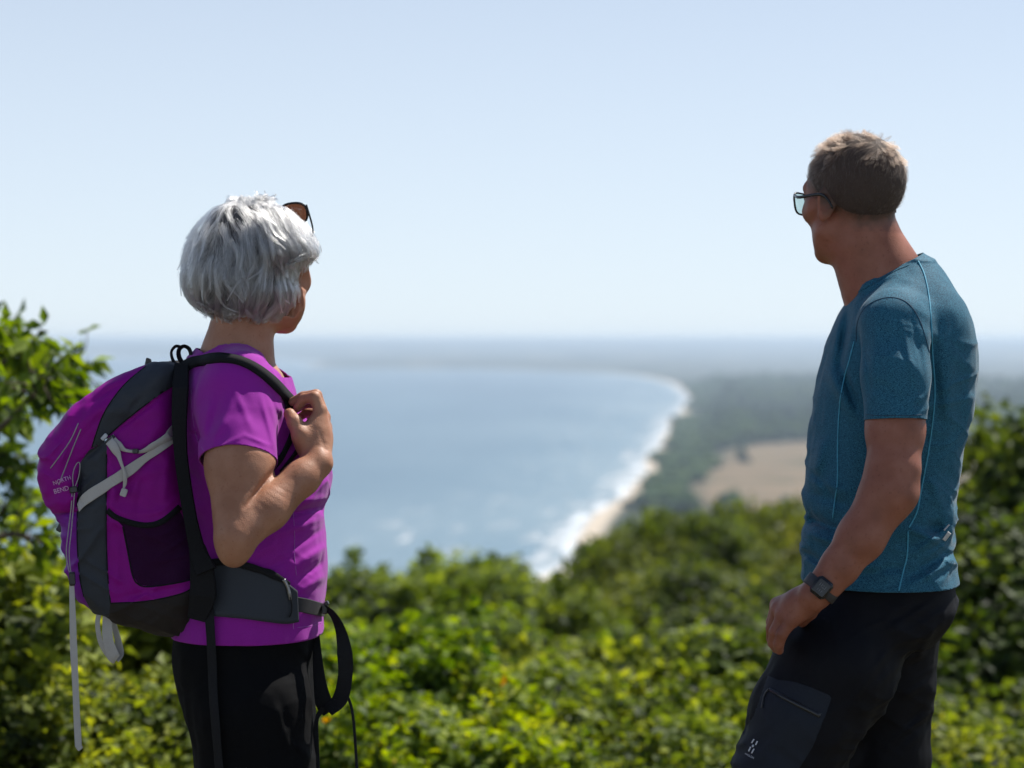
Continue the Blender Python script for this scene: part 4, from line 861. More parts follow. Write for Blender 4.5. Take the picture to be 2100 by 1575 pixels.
FPK = [(215, 905, 165, 948, 5, -.010), (165, 948, 160, 1050, 5, -.010), (128, 1056, 160, 1052, 4, -.008), (356, 792, 222, 896, 5, -.007), (170, 800, 112, 900, 9, .006), (250, 790, 140, 950, 9, -.005), (150, 880, 108, 990, 6, .005), (200, 860, 160, 930, 8, .004), (218, 905, 222, 1255, 4, -.005),
       (350, 850, 250, 960, 12, .005), (330, 900, 240, 1030, 9, -.004), (230, 960, 235, 1040, 9, .004), (345, 930, 335, 1040, 10, .004), (300, 940, 280, 1060, 9, -.004), (240, 1100, 240, 1220, 8, .004), (300, 800, 250, 870, 8, -.004), (190, 950, 190, 1240, 16, .004), (240, 1225, 400, 1200, 5, -.004),
       (200, 800, 260, 775, 6, .004), (180, 830, 240, 790, 5, -.004), (130, 960, 150, 1040, 7, .004)]
def packF(p):
    d2, _, _ = poly_sd(p[:, 0], p[:, 2], pk_w); l2, _, _ = poly_sd(p[:, 0], p[:, 2], lid_w)
    hw = .166 + .012 * np.clip(.5 - l2 / .03, 0, 1) - .02 * np.clip((p[:, 2] - Zof(840, YP)) / .1, 0, 1)
    r = .052; dy = np.abs(p[:, 1] - YP) - hw; a = np.maximum(d2 + r, 0); b = np.maximum(dy + r, 0)
    d = np.hypot(a, b) + np.minimum(np.maximum(d2 + r, dy + r), 0) - r
    q = p.copy(); far = q[:, 1] > YP; q[far, 1] = 2 * YP - q[far, 1]
    return d - wrinkle(p, 23, .0065) - .0035 * fbm(p * V(28, 28, 28), 21, 2) - folds(q, FPK, YP + .02)
v, f = build(packF, (-.96, 3.74, Zof(1315, YP)), (-.53, 4.20, Zof(725, YP)), .0035, margin=.03)
RG = [('side_pocket', [(232, 1058), (262, 1075), (300, 1080), (340, 1068), (366, 1042), (385, 1080), (400, 1130), (408, 1183), (370, 1194), (310, 1203), (285, 1199), (272, 1180), (262, 1130), (252, 1080)], lambda c: (c[:, 1] < YP)),
      ('lid_panel', [(296, 752), (312, 730), (345, 730), (364, 745), (357, 788), (330, 804), (290, 835), (222, 893), (212, 906), (188, 918), (200, 880), (214, 846), (236, 812), (262, 782)], None),
      ('base', [(226, 1237), (300, 1233), (370, 1218), (406, 1200), (450, 1200), (460, 1340), (200, 1340), (222, 1262)], None),
      ('side_panel', [(357, 790), (290, 835), (222, 893), (219, 905), (218, 1100), (221, 1180), (227, 1237), (300, 1233), (370, 1218), (406, 1200), (400, 1130), (385, 1080), (372, 1020), (362, 950), (356, 880), (354, 830)], None),
      ('front_band', [(165, 948), (182, 924), (215, 906), (219, 905), (218, 1100), (221, 1180), (226, 1237), (222, 1290), (190, 1260), (172, 1224), (163, 1180), (158, 1100), (160, 1000)], None),
      ('front_panel', [(60, 1056), (160, 1050), (158, 1100), (163, 1180), (172, 1224), (190, 1260), (60, 1260)], None),
      ('back_panel', [(357, 730), (420, 730), (480, 1160), (480, 1340), (450, 1200), (406, 1200), (400, 1130), (385, 1080), (372, 1020), (362, 950), (356, 880), (354, 830), (357, 790)], None)]
reg = split_regions(v, f, RG, 3.86, snap=.003)
mt = [M_MESH, M_PKG, M_PKB, M_PKP, M_PKG, M_PKF, M_PAD, M_PKP]
for (nm, m, g) in zip([r[0] for r in RG] + ['lid'], mt, reg):
    if g is not None:
        o = mesh_obj(nm, g[0], g[1], m, pack)
        if nm == 'lid':
            lid_o = o; bm = bmesh.new(); bm.from_mesh(o.data); seen = set(); kill = []
            for v0 in list(bm.verts):
                if v0.index in seen: continue
                st_ = [v0]; seen.add(v0.index); c_ = []
                while st_:
                    x_ = st_.pop(); c_.append(x_)
                    for e_ in x_.link_edges:
                        y_ = e_.other_vert(x_)
                        if y_.index not in seen: seen.add(y_.index); st_.append(y_)
                if len(c_) < 300: kill += c_
            bmesh.ops.delete(bm, geom=kill, context='VERTS'); bm.to_mesh(o.data); bm.free()
        if nm == 'side_pocket': pocket_o = o
        if nm == 'side_panel': sidep = o
B_pk = bvh_of(*[o for o in bpy.data.objects if o.parent == pack and o.type == 'MESH'])
B_all = bvh_of(shirt_w, pants_w, *[o for o in bpy.data.objects if o.parent == pack and o.type == 'MESH'])
# seams between the panels
for pts, r in [([(357, 790), (330, 806), (290, 836), (250, 868), (222, 893)], .0016), ([(219, 905), (218, 1000), (218, 1100), (221, 1180), (227, 1237)], .0013), ([(164, 950), (160, 1000), (158, 1100), (163, 1180), (172, 1224)], .0013),
               ([(188, 918), (200, 880), (214, 846), (236, 812), (262, 782), (298, 752)], .0013), ([(227, 1237), (300, 1233), (370, 1218), (404, 1200)], .0014), ([(252, 1080), (262, 1130), (272, 1180), (285, 1199), (310, 1203), (370, 1194), (406, 1184)], .0016)]:
    piece('seam', drape_tube(pts, B_pk, r, 0, 8, 6, 1), M_PAD, pack)
piece('pocket_hem', drape_ribbon([(220, 1046), (240, 1062), (290, 1077), (330, 1071), (368, 1040)], 12, B_pk, .004, .001), M_PAD, pocket_o)
piece('reflective_piping', drape_tube([(161, 868), (146, 900), (128, 928), (104, 960)], B_pk, .0011, .0005), M_CORD, lid_o)
piece('reflective_piping', drape_tube([(166, 880), (154, 908), (138, 948), (121, 994)], B_pk, .0011, .0005), M_CORD, lid_o)
# pale webbing
piece('compression_strap', drape_ribbon([(159, 1040), (200, 1008), (250, 974), (300, 938), (345, 902)], 20, B_pk, .0022, .0065), M_GWEB, pack, smooth=False)
piece('compression_strap', drape_ribbon([(342, 906), (352, 885), (362, 868)], [24, 24, 12], B_pk, .002, .004), M_GWEB, pack)
piece('webbing_loop', drape_ribbon([(228, 896), (245, 914), (262, 924), (276, 925), (290, 923), (312, 912), (344, 893)], [16, 11, 9, 6, 6, 14, 20], B_pk, .002, .0075, sm=2), M_GWEB, pack)
piece('strap_tail', drape_ribbon([(222, 900), (240, 924), (252, 950), (258, 978), (253, 1004)], [18, 15, 5, 7, 5], B_pk, .0018, .012, sm=2), M_GWEB, pack)
def blk(px, py, Y, w, h, d, ang=0, mat=None, name='buckle', par=None, bev=.25, label=None):
    s = Y / FPX; ca, sa = math.cos(R(ang)), math.sin(R(ang))
    return piece(name, box_geo(P(px, py, Y), V(w / 2 * s * ca, 0, w / 2 * s * sa), V(0, d / 2, 0), V(-h / 2 * s * sa, 0, h / 2 * s * ca), bev), mat or M_BLACK, par or pack, label, smooth=False)
def ysurf(px, py, B, off=.004):
    h = hit(px, py, B, off); return h[0][1] if h else 3.84
blk(214, 896, ysurf(214, 896, B_pk, .008), 8, 15, .006, -42, plain('white plastic', (.45, .47, .5), .4), 'strap_end')
blk(226, 902, ysurf(226, 902, B_pk, .006), 9, 24, .007, -42)
blk(278, 925, ysurf(278, 925, B_pk, .013), 12, 10, .008, 0)
blk(349, 895, ysurf(349, 895, B_pk, .012), 5, 28, .007, 52)
blk(254, 1010, ysurf(254, 1010, B_pk, .016), 13, 16, .005, -20, M_GWEB, 'strap_end')
# elastic cord with its toggle
cy = ysurf(152, 985, B_pk, .006)
W2 = lambda pts, Y: np.array([P(x, y, Y if np.isscalar(Y) else 0) for x, y in pts])
piece('cord', tube(spline(W2([(151, 1004), (149, 980), (152, 962), (159, 949), (164, 952), (162, 975), (155, 996), (152, 1004)], cy), 6), .0010, 6), M_CORD, pack)
piece('cord', tube(spline(W2([(148, 1008), (146, 1040), (140, 1090), (136, 1130), (140, 1165), (146, 1182)], cy), 6), .0011, 6), M_CORD, pack)
piece('cord', tube(spline(W2([(153, 1008), (150, 1045), (146, 1090), (142, 1130), (144, 1165), (148, 1182)], cy), 6), .0011, 6), M_CORD, pack)
blk(151, 1004, cy, 15, 13, .010, 10, name='toggle')
blk(148, 1187, cy, 12, 28, .008, 3, name='buckle')
blk(132, 1066, 3.93, 10, 22, .008, 2, bpy.data.materials['white plastic'], 'buckle')
blk(132, 1094, 3.93, 11, 34, .012, 2)
blk(125, 1080, 3.93, 12, 22, .010, -28)
blk(132, 1114, 3.93, 9, 8, .008, 0, bpy.data.materials['white plastic'])
def hang(pts, w, Y, th=.0012, mat=None, name='strap', par=None, tw=None, n=8):
    s = spline(np.array(pts, float), n); T = nrm(np.gradient(s, axis=0)); N2 = np.stack([-T[:, 1], T[:, 0]], 1)
    ww = np.interp(np.linspace(0, 1, len(s)), np.linspace(0, 1, len(w)), w) / 2; YY = np.interp(np.linspace(0, 1, len(s)), np.linspace(0, 1, len(np.atleast_1d(Y))), np.atleast_1d(Y))
    tw_ = np.interp(np.linspace(0, 1, len(s)), np.linspace(0, 1, len(tw)), tw) if tw is not None else np.zeros(len(s))
    A = np.array([P(*(s[i] - N2[i] * ww[i]), YY[i] - tw_[i]) for i in range(len(s))]); B = np.array([P(*(s[i] + N2[i] * ww[i]), YY[i] + tw_[i]) for i in range(len(s))])
    Tn = nrm(np.gradient((A + B) / 2, axis=0)); nn = nrm(np.cross(nrm(B - A), Tn)); nn *= -np.sign(nn[:, 1:2] + 1e-9)
    return piece(name, ribbon(A, B, nn, th), mat or M_WEB, par or pack, smooth=False)
hang([(147, 1196), (149, 1260), (151, 1330), (155, 1410), (158, 1480), (161, 1532)], [10, 13, 15, 13, 14, 14], cy, mat=M_GWEB, name='dangling_strap', tw=[0, .002, .004, 0])
blk(163, 1533, cy, 12, 10, .003, 40, M_GWEB, 'strap_end')
hang([(205, 1250), (200, 1280), (206, 1316), (218, 1340), (228, 1352)], [11, 10, 10, 9, 8], 3.86, mat=M_GWEB, name='bottom_loop', tw=[.004, .004, .006])
hang([(222, 1252), (220, 1280), (222, 1315), (232, 1345), (240, 1352)], [20, 20, 22, 26, 20], 3.845, mat=M_GWEB, name='bottom_loop', tw=[0, .004, .010])
hang([(228, 1262), (236, 1290), (243, 1318), (245, 1340), (236, 1352)], [10, 12, 14, 18, 18], 3.86, mat=M_GWEB, name='bottom_loop', tw=[.004, .006, .010])
# haul loop and top buckle
hang([(362, 752), (353, 734), (352, 720), (361, 710), (374, 713)], [8, 6, 5, 6, 6], 3.93, mat=M_WEB, name='haul_loop', tw=[.006, .006, .008])
hang([(380, 752), (368, 734), (367, 718), (377, 710), (388, 716), (391, 730), (386, 746)], [9, 10, 9, 7, 8, 7, 7], 3.92, mat=M_WEB, name='haul_loop', tw=[.004, .008, .010, .008])
blk(302, 742, 3.93, 7, 16, .008, -12); blk(308, 743, 3.93, 6, 14, .008, 14)
# shoulder harness
strap = piece('shoulder_strap', drape_ribbon([(366, 764), (390, 748), (420, 741), (455, 737), (492, 743), (525, 759), (555, 783), (582, 811), (607, 838)], [26, 20, 17, 15, 14, 15, 16, 15, 14], bvh_of(shirt_w), .011, .004, sm=4), M_PAD, pack)
hang([(372, 752), (370, 800), (368, 860), (371, 930), (380, 1000), (392, 1070), (406, 1130), (424, 1172)], [30, 34, 32, 28, 28, 28, 34, 44], [3.86, 3.80, 3.79, 3.79, 3.785, 3.77, 3.765, 3.755], .016, M_PAD, 'harness_panel')
hang([(404, 1120), (414, 1170), (416, 1220), (404, 1268)], [34, 50, 56, 40], [3.775, 3.765, 3.765, 3.785], .014, M_PAD, 'lumbar_pad')
piece('strap_webbing', drape_ribbon([(622, 905), (603, 932), (580, 962), (556, 992)], [9, 8, 8, 8], B_sw, .002, .002), M_WEB, pack)
piece('strap_webbing', drape_ribbon([(602, 880), (588, 915), (572, 945), (552, 968)], [12, 12, 11, 10], B_sw, .003, .003), M_WEB, pack)
piece('strap_webbing', drape_ribbon([(584, 818), (588, 838), (594, 856)], [9, 8, 7], B_sw, .002, .003), M_WEB, pack)
def patch(name, top, bot, B, off, th, mat, par, nu=40, nv=12, sm=2):
    t = spline(np.array(top, float), 10); b = spline(np.array(bot, float), 10)
    ti = np.stack([np.interp(np.linspace(0, 1, nu), np.linspace(0, 1, len(t)), t[:, i]) for i in (0, 1)], 1); bi = np.stack([np.interp(np.linspace(0, 1, nu), np.linspace(0, 1, len(b)), b[:, i]) for i in (0, 1)], 1)
    G = np.zeros((nu, nv, 3)); last = 3.85
    for j in range(nu):
        for k in range(nv):
            q = ti[j] + (bi[j] - ti[j]) * k / (nv - 1); h = hit(q[0], q[1], B, off)
            if h is None: h = (P(q[0], q[1], last),)
            last = h[0][1]; G[j, k] = h[0]
    for _ in range(sm):
        H = G.copy(); H[1:-1] = .25 * G[:-2] + .5 * G[1:-1] + .25 * G[2:]; G = H.copy(); H[:, 1:-1] = .25 * G[:, :-2] + .5 * G[:, 1:-1] + .25 * G[:, 2:]; G = H
    f = [[j * nv + k, j * nv + k + 1, (j + 1) * nv + k + 1, (j + 1) * nv + k] for j in range(nu - 1) for k in range(nv - 1)]
    o = mesh_obj(name, G.reshape(-1, 3), f, mat, par); solidify(o, th, 0); return o
B_h = bvh_of(shirt_w, pants_w)
belt = patch('hip_belt', [(412, 1160), (450, 1150), (500, 1160), (545, 1176), (580, 1190), (606, 1211)], [(405, 1262), (450, 1265), (500, 1269), (545, 1275), (585, 1279), (608, 1274)], B_h, .006, .005, M_PKG, pack, sm=3)
piece('belt_edge', drape_ribbon([(420, 1156), (470, 1152), (520, 1164), (560, 1181), (590, 1196)], [14, 16, 16, 14, 8], B_h, .003, .011, sm=3), M_PAD, belt)
M_ZIP = plain('zip metal', (.25, .25, .26), .3, .9)
piece('zip', drape_ribbon([(578, 1188), (584, 1200), (588, 1216), (590, 1228)], [8, 7, 6, 5], B_h, .004, .0115), M_ZIP, belt)
piece('zip_pull', drape_tube([(589, 1222), (592, 1240), (590, 1256), (586, 1264)], B_h, .0014, .013), M_PAD, belt)
piece('belt_webbing', drape_ribbon([(605, 1238), (625, 1242), (645, 1247), (664, 1252)], [30, 30, 28, 26], B_h, .002, .004, sm=2), fabric('grey black webbing', (.03, .028, .03), (.05, .048, .05), 900, rough=.7, bumps=.5), pack, smooth=False)
blk(667, 1247, 3.90, 12, 22, .03, 0); blk(670, 1237, 3.885, 8, 8, .012, 30)
hang([(664, 1244), (684, 1262), (699, 1295), (707, 1340), (708, 1385), (698, 1432), (672, 1458)], [10, 14, 22, 32, 30, 32, 26], [3.89, 3.87, 3.87], mat=M_WEB, name='hanging_loop', tw=[.008, .010, .002, .000, .006, .012])
hang([(649, 1300), (651, 1350), (656, 1400), (664, 1440), (676, 1460)], [12, 20, 26, 36, 30], [3.91, 3.88], mat=M_WEB, name='hanging_loop', tw=[.004, .004, .006])
hang([(664, 1452), (650, 1474), (648, 1520), (650, 1590)], [14, 8, 12, 14], 3.885, mat=M_WEB, name='hanging_loop')
hang([(703, 1416), (716, 1436), (724, 1470), (729, 1530), (733, 1600)], [6, 6, 6, 6, 6], 3.87, mat=M_WEB, name='hanging_strap')
piece('hanging_strap', drape_ribbon([(431, 1160), (434, 1230), (439, 1330), (446, 1440), (456, 1560), (462, 1640)], [17, 17, 16, 16, 15, 15], B_all, .002, .013, sm=5), M_WEB, pack)
for s, c, a, w in (('NORTH', (127, 985), -19, 36), ('BEND', (126, 1004), -16, 30)):
    tv, tf = text_geo(s, 1); tv = tv - (tv.max(0) + tv.min(0)) / 2; k = w / (np.ptp(tv[:, 0])); dv, df = decal(tv, tf, c, a, k, k * 1.15, B_pk, .0012)
    piece('lettering', (dv, df), M_PRINT, lid_o, smooth=False)
# ================================================================ the man
YM = 3.95
man = empty('person', P(1810, 2216, YM) * V(1, 1, 0), 'man with short brown hair in a blue t-shirt and dark trousers, facing the sea', 'person')
HCM = P(1747, 411, YM); HMM = head_frame(180 - 53, 1); headM = head_sdf(HCM, HMM, 1.04, .013)
torsoM = Sect([(542, 1850, 1904, .07, .0), (570, 1800, 1934, .112), (605, 1748, 1964, .150), (640, 1722, 1982, .172), (690, 1698, 1996, .18), (740, 1682, 2001, .18), (800, 1668, 1998, .172), (860, 1662, 1989, .165), (920, 1656, 1976, .160),
               (975, 1650, 1964, .157), (1030, 1650, 1957, .157), (1062, 1656, 1955, .158), (1100, 1645, 1951, .160), (1150, 1645, 1957, .165), (1200, 1650, 1959, .182), (1250, 1655, 1955, .184)], YM, 2.35)
neckM = lambda p: smin(chain(p, [P(1762, 440, YM), P(1774, 500, YM), P(1806, 570, YM), P(1830, 640, YM)], [.062, .066, .076, .09], .03), cone(p, P(1806, 480, YM), P(1842, 575, YM), .026, .048), .02)
shM, elM, wrM = P(1832, 668, 3.775), P(1832, 985, 3.695), P(1695, 1196, 3.675)
def armM(p):
    d = chain(p, [P(1834, 690, 3.80), P(1836, 780, 3.750), P(1836, 880, 3.722), P(1833, 955, 3.70)], [.045, .050, .0495, .047], .03)
    d = smin(d, chain(p, [P(1830, 965, 3.697), P(1822, 1010, 3.69), P(1765, 1103, 3.68), P(1722, 1162, 3.676), wrM], [.0475, .0495, .042, .033, .0295], .02), .02)
    d = smin(d, ell(p, P(1862, 1008, 3.70), (.016, .02, .02)), .02)
    return d
MCPM = [P(1625, 1272, 3.700), P(1606, 1262, 3.718), P(1596, 1250, 3.742), P(1594, 1240, 3.766)]     # little finger first
def handM(p):
    d = cone(p, wrM, P(1668, 1222, 3.684), .0285, .028); ww = P(1678, 1216, 3.69)
    for i, m in enumerate(MCPM): d = smin(d, cone(p, ww + V(0, .004 * i, 0), m, .0205, .0145), .016)
    d = smin(d, ell(p, P(1642, 1240, 3.715), (.032, .03, .026)), .015)
    fing = [[MCPM[0], P(1604, 1300, 3.704), P(1597, 1322, 3.716), P(1598, 1334, 3.728)], [MCPM[1], P(1590, 1296, 3.722), P(1586, 1318, 3.736), P(1592, 1330, 3.75)],
            [MCPM[2], P(1584, 1288, 3.748), P(1584, 1310, 3.764), P(1592, 1322, 3.776)], [MCPM[3], P(1584, 1276, 3.778), P(1588, 1296, 3.792), P(1598, 1306, 3.80)]]
    for i, g in enumerate(fing):
        r = (.0098, .0108, .0112, .0108)[i]; d = smin(d, chain(p, g, [r * 1.15, r * 1.1, r, r * .85], .003), .004)
    d = smin(d, chain(p, [P(1682, 1225, 3.725), P(1660, 1255, 3.775), P(1645, 1275, 3.80)], [.018, .0145, .011], .006), .01)
    for m in MCPM: d = smin(d, cone(p, wrM + V(-.01, -.004, -.005), m + V(0, -.004, .003), .006, .0062), .006)
    return d
far_armM = lambda p: smin(chain(p, [P(1832, 668, 4.12), P(1800, 900, 4.19), P(1790, 975, 4.2), P(1730, 1150, 4.2), P(1700, 1210, 4.16)], [.062, .05, .047, .04, .028], .02), ell(p, P(1680, 1250, 4.13), (.03, .02, .04)), .02)
def bodyM(p):
    d = headM(p); d = smin(d, neckM(p), .022); d = smin(d, np.maximum(torsoM(p) + .026, Zof(1150, YM) - p[:, 2]), .03)
    a = smin(armM(p), handM(p), .012); d = np.where(p[:, 2] > Zof(820, 3.75), smin(d, a, .012), np.minimum(d, a))
    return np.minimum(d, far_armM(p))
v, f = build(bodyM, (.45, 3.58, .78), (.95, 4.30, 1.90), .003)
def hairline(p):
    q = ((p - HCM) @ HMM) / 1.04; return q[:, 2] - (-.069 + .68 * np.clip(q[:, 0] + .055, 0, .2) + .25 * np.clip(q[:, 0] - .02, 0, 1))
hv_ = np.where((v[:, 2] > Zof(480, YM)) & (np.abs(((v - HCM) @ HMM)[:, 1]) < .089), np.clip((hairline(v) + .012 * fbm(v * 90, 6, 2)) / .036, 0, 1), 0)
body_m = mesh_obj('body', v, f, M_SKINM, man, attrs={'stubble': ('POINT', hv_ * .9)})
# ---- t-shirt
M_BLUE = fabric('heather blue jersey', (.004, .034, .068), (.040, .175, .255), 450, (1, 1, 2.4), .75, .25, .35, lo=.36, hi=.64, spec=.3)
M_BLUE.node_tree.nodes['Principled BSDF'].inputs['Sheen Weight'].default_value = .14; M_BLUE.node_tree.nodes['Principled BSDF'].inputs['Sheen Roughness'].default_value = .35
M_SEAMM = plain('light blue seam', (.05, .29, .42), .7)
FM = [(1655, 1062, 1740, 1095, 9, -.006), (1652, 1090, 1730, 1120, 9, .005), (1660, 985, 1740, 1010, 10, .003), (1656, 1010, 1750, 1040, 10, -.003), (1660, 960, 1720, 1030, 8, -.003), (1690, 900, 1670, 980, 12, .004), (1650, 1130, 1700, 1170, 8, -.004), (1660, 1150, 1730, 1190, 8, .004),
      (1700, 760, 1745, 850, 10, .004), (1720, 740, 1765, 850, 8, -.005), (1740, 640, 1720, 760, 9, -.006), (1752, 600, 1800, 560, 7, .004), (1770, 610, 1830, 570, 6, -.003),
      (1900, 1085, 1935, 1080, 12, -.007), (1865, 1085, 1930, 1110, 9, .005), (1880, 1130, 1950, 1090, 8, .004), (1850, 1190, 1950, 1130, 10, -.004), (1870, 1200, 1955, 1150, 7, .003), (1740, 1150, 1850, 1185, 12, .003), (1760, 1180, 1860, 1160, 9, -.003),
      (1905, 700, 1925, 860, 12, -.003), (1935, 700, 1950, 900, 16, .003), (1900, 960, 1940, 1060, 12, .003)]
FSM = [(1800, 650, 1790, 830, 8, .003), (1850, 660, 1885, 820, 6, .004), (1835, 650, 1868, 800, 6, -.003), (1870, 650, 1893, 760, 5, -.004), (1770, 680, 1785, 800, 6, -.003), (1815, 700, 1830, 850, 9, .002), (1776, 848, 1893, 850, 4, .0016)]
def shirtM(p):
    d = torsoM(p); tr = smin(cone(p, P(1850, 600, YM), P(1836, 655, 3.83), .085, .066), cone(p, P(1850, 600, YM), P(1836, 655, 4.07), .085, .066), .03); d = smin(d, tr, .035)
    d = smin(d, cone(p, P(1822, 540, YM), P(1840, 610, YM), .070, .085), .015)
    sl = chain(p, [P(1834, 668, 3.79), P(1838, 770, 3.748), P(1834, 895, 3.715)], [.0715, .0665, .0605], .02) - .8 * folds(p, FSM, 4.5)
    k = np.clip((p[:, 2] - Zof(760, 3.8)) / .1, 0, 1) * .022 + .003; h = np.clip(.5 + .5 * (sl - d) / k, 0, 1); d = sl + (d - sl) * h - k * h * (1 - h)
    d = smin(d, chain(p, [P(1834, 668, 4.10), P(1825, 780, 4.15), P(1815, 880, 4.18)], [.068, .062, .056], .02), .01)
    return d + .005 - wrinkle(p, 31, .0036 + .003 * np.clip((Zof(980, YM) - p[:, 2]) / .1, 0, 1)) - .003 * fbm(p * V(26, 26, 13), 33, 2) - 2.2 * folds(p, FM, 3.97)
v, f = build(shirtM, (.53, 3.60, Zof(1250, YM)), (.94, 4.30, Zof(490, YM)), .0032)
shirt_m = mesh_obj('shirt', v, f, M_BLUE, man)
bisect(shirt_m, P(1800, 1192, YM), (0, 0, -1))
bisect(shirt_m, P(1819, 553, YM), nrm(V(-.43, 0, .90)), lambda c: abs(c.y - YM) < .105 and c.z > Zof(650, YM) and c.x < P(1925, 0, YM)[0])
def slm(c):
    q = V(*c)[None]; return chain(q, [P(1834, 720, 3.77), P(1838, 770, 3.748), P(1834, 930, 3.71)], [.066, .062, .060], .02)[0] < .006 and c.z < Zof(790, 3.75) and torsoM(q)[0] > -.010
bisect(shirt_m, P(1834, 861, 3.72), nrm(V(.0, -.10, -1)), slm)
bisect(shirt_m, P(1820, 870, 4.17), nrm(V(0, .2, -1)), lambda c: c.y > 4.115 and c.z < Zof(800, 4.1) and torsoM(V(*c)[None])[0] > .002)
solidify(shirt_m, .0022)
B_sm = bvh_of(shirt_m)
for pts, r in [([(1752, 700), (1742, 740), (1728, 790), (1721, 850), (1718, 920), (1718, 985), (1712, 1030), (1708, 1062)], .0015), ([(1883, 536), (1896, 565), (1905, 610), (1909, 660), (1912, 720), (1917, 790), (1914, 850), (1903, 930), (1888, 1010), (1880, 1050), (1864, 1082)], .0017), ([(1862, 1090), (1860, 1140), (1850, 1180), (1843, 1212)], .0016)]:
    piece('seam', drape_tube(pts, B_sm, r, .0006, 8, 6, 2), M_SEAMM, shirt_m)
M_SEAMD = plain('dark blue seam', (.012, .04, .075), .8)
piece('seam', drape_tube([(1756, 700), (1758, 665), (1770, 636), (1795, 617), (1830, 610), (1862, 622), (1885, 655), (1900, 700), (1907, 730)], B_sm, .0010, .0002, 8, 6, 2), M_SEAMD, shirt_m)
piece('seam', drape_tube([(1776, 850), (1800, 852), (1835, 852), (1870, 852), (1890, 850)], B_sm, .0007, .0003), M_SEAMD, shirt_m)
piece('collar', drape_ribbon([(1750, 600), (1778, 585), (1805, 568), (1835, 550), (1862, 539)], [9, 10, 11, 12, 12], B_sm, .0015, .0010, sm=2), M_BLUE, shirt_m)
M_REFL = plain('silver reflective tape', (.45, .45, .44), .5)
piece('reflective_stripe', drape_ribbon([(1936, 1088), (1946, 1076)], [3, 3], B_sm, .0006, .0008, sm=0), M_REFL, shirt_m)
piece('reflective_stripe', drape_ribbon([(1935, 1108), (1947, 1092)], [8, 8], B_sm, .0006, .0008, sm=0), M_REFL, shirt_m)
# ---- trousers
M_NAVY = fabric('black softshell trousers', (.003, .003, .0045), (.007, .007, .010), 1200, (1, 1, 1), .7, .15, .3, spec=.3)
M_POCK = fabric('slate pocket cloth', (.012, .015, .022), (.020, .024, .033), 1200, (1, 1, 1), .65, .15, .3, spec=.35)
hipM = Sect([(1150, 1675, 1940, .14), (1200, 1668, 1950, .150), (1240, 1657, 1952, .158), (1275, 1660, 1935, .165), (1310, 1690, 1905, .15)], YM, 2.3)
def pantsM(p):
    d = hipM(p)
    near = chain(p, [P(1758, 1288, 3.875), P(1710, 1372, 3.845), P(1650, 1470, 3.83), P(1612, 1580, 3.83), P(1580, 1700, 3.83), P(1590, 1900, 3.85), P(1600, 2160, 3.86)], [.098, .112, .103, .094, .082, .08, .062], .03)
    far = chain(p, [P(1822, 1262, 4.03), P(1818, 1400, 4.05), P(1815, 1575, 4.06), P(1810, 1720, 4.06), P(1845, 1940, 4.06), P(1860, 2165, 4.06)], [.108, .090, .080, .074, .078, .062], .03)
    d = smin(smin(d, near, .035), far, .02)
    fo = [(1905, 1300, 1880, 1360, 8, .004), (1895, 1350, 1860, 1370, 6, -.004), (1900, 1400, 1850, 1430, 8, .005), (1895, 1450, 1855, 1490, 7, -.005), (1890, 1500, 1850, 1540, 8, .005), (1885, 1330, 1780, 1420, 8, .003), (1930, 1220, 1820, 1300, 8, .003), (1900, 1230, 1800, 1290, 6, -.003),
          (1820, 1340, 1740, 1450, 7, .003), (1700, 1260, 1720, 1330, 10, .002)]
    return d - wrinkle(p, 47, .005) - .004 * fbm(p * V(26, 26, 12), 44, 2) - folds(p, fo, 4.3)
v, f = build(pantsM, (.40, 3.68, .03), (.93, 4.22, Zof(1150, YM)), .0042)
RP = [('cargo_pocket', [(1590, 1392), (1640, 1400), (1706, 1428), (1692, 1470), (1668, 1530), (1630, 1590), (1590, 1640), (1470, 1640), (1470, 1575), (1545, 1470), (1575, 1385)], lambda c: c[:, 1] < 3.83)]
reg = split_regions(v, f, RP, 3.76, snap=.003)
pants_m = mesh_obj('trousers', reg[1][0], reg[1][1], M_NAVY, man)
cargo = mesh_obj('cargo_pocket', reg[0][0], reg[0][1], M_POCK, pants_m)
B_pm = bvh_of(pants_m, cargo)
piece('pocket_zip', drape_ribbon([(1578, 1414), (1600, 1426), (1640, 1447), (1682, 1468)], [7, 9, 10, 10], B_pm, .003, .001), M_BLACK, pants_m)
piece('zip_pull', drape_tube([(1578, 1414), (1570, 1424), (1566, 1440), (1564, 1452)], B_pm, .0018, .002), M_BLACK, pants_m)
piece('pocket_hem', drape_tube([(1592, 1393), (1640, 1401), (1705, 1428), (1692, 1470), (1668, 1530)], B_pm, .0008, .0), M_NAVY, pants_m)
M_LOGO = plain('white print', (.6, .62, .66), .6)
lg_ = []
for a, b in [((1547, 1516), (1542, 1524)), ((1554, 1520), (1550, 1528)), ((1540, 1532), (1536, 1541)), ((1547, 1536), (1542, 1545))]:
    lg_.append(drape_ribbon([a, ((a[0] + b[0]) / 2, (a[1] + b[1]) / 2), b], 2.6, B_pm, .0006, .0009, n=3, sm=0))
lg_.append(tube(np.array([hit(1544.5, 1530, B_pm, o_)[0] for o_ in (.0, .0012)]), .0026, 12))
piece('emblem', lg_, M_LOGO, pants_m, 'small white emblem of four strokes and a dot')
tv, tf = text_geo('HAGLÖFS', 1); tv = tv - (tv.max(0) + tv.min(0)) / 2; k = 20 / np.ptp(tv[:, 0]); dv, df = decal(tv, tf, (1538, 1550), 28, k, k * 1.1, B_pm, .001); piece('lettering', (dv, df), M_LOGO, pants_m, smooth=False)
boots(man, [(P(1585, 0, 3.86)[0], 3.86), (P(1850, 0, 4.06)[0], 4.06)], 172)
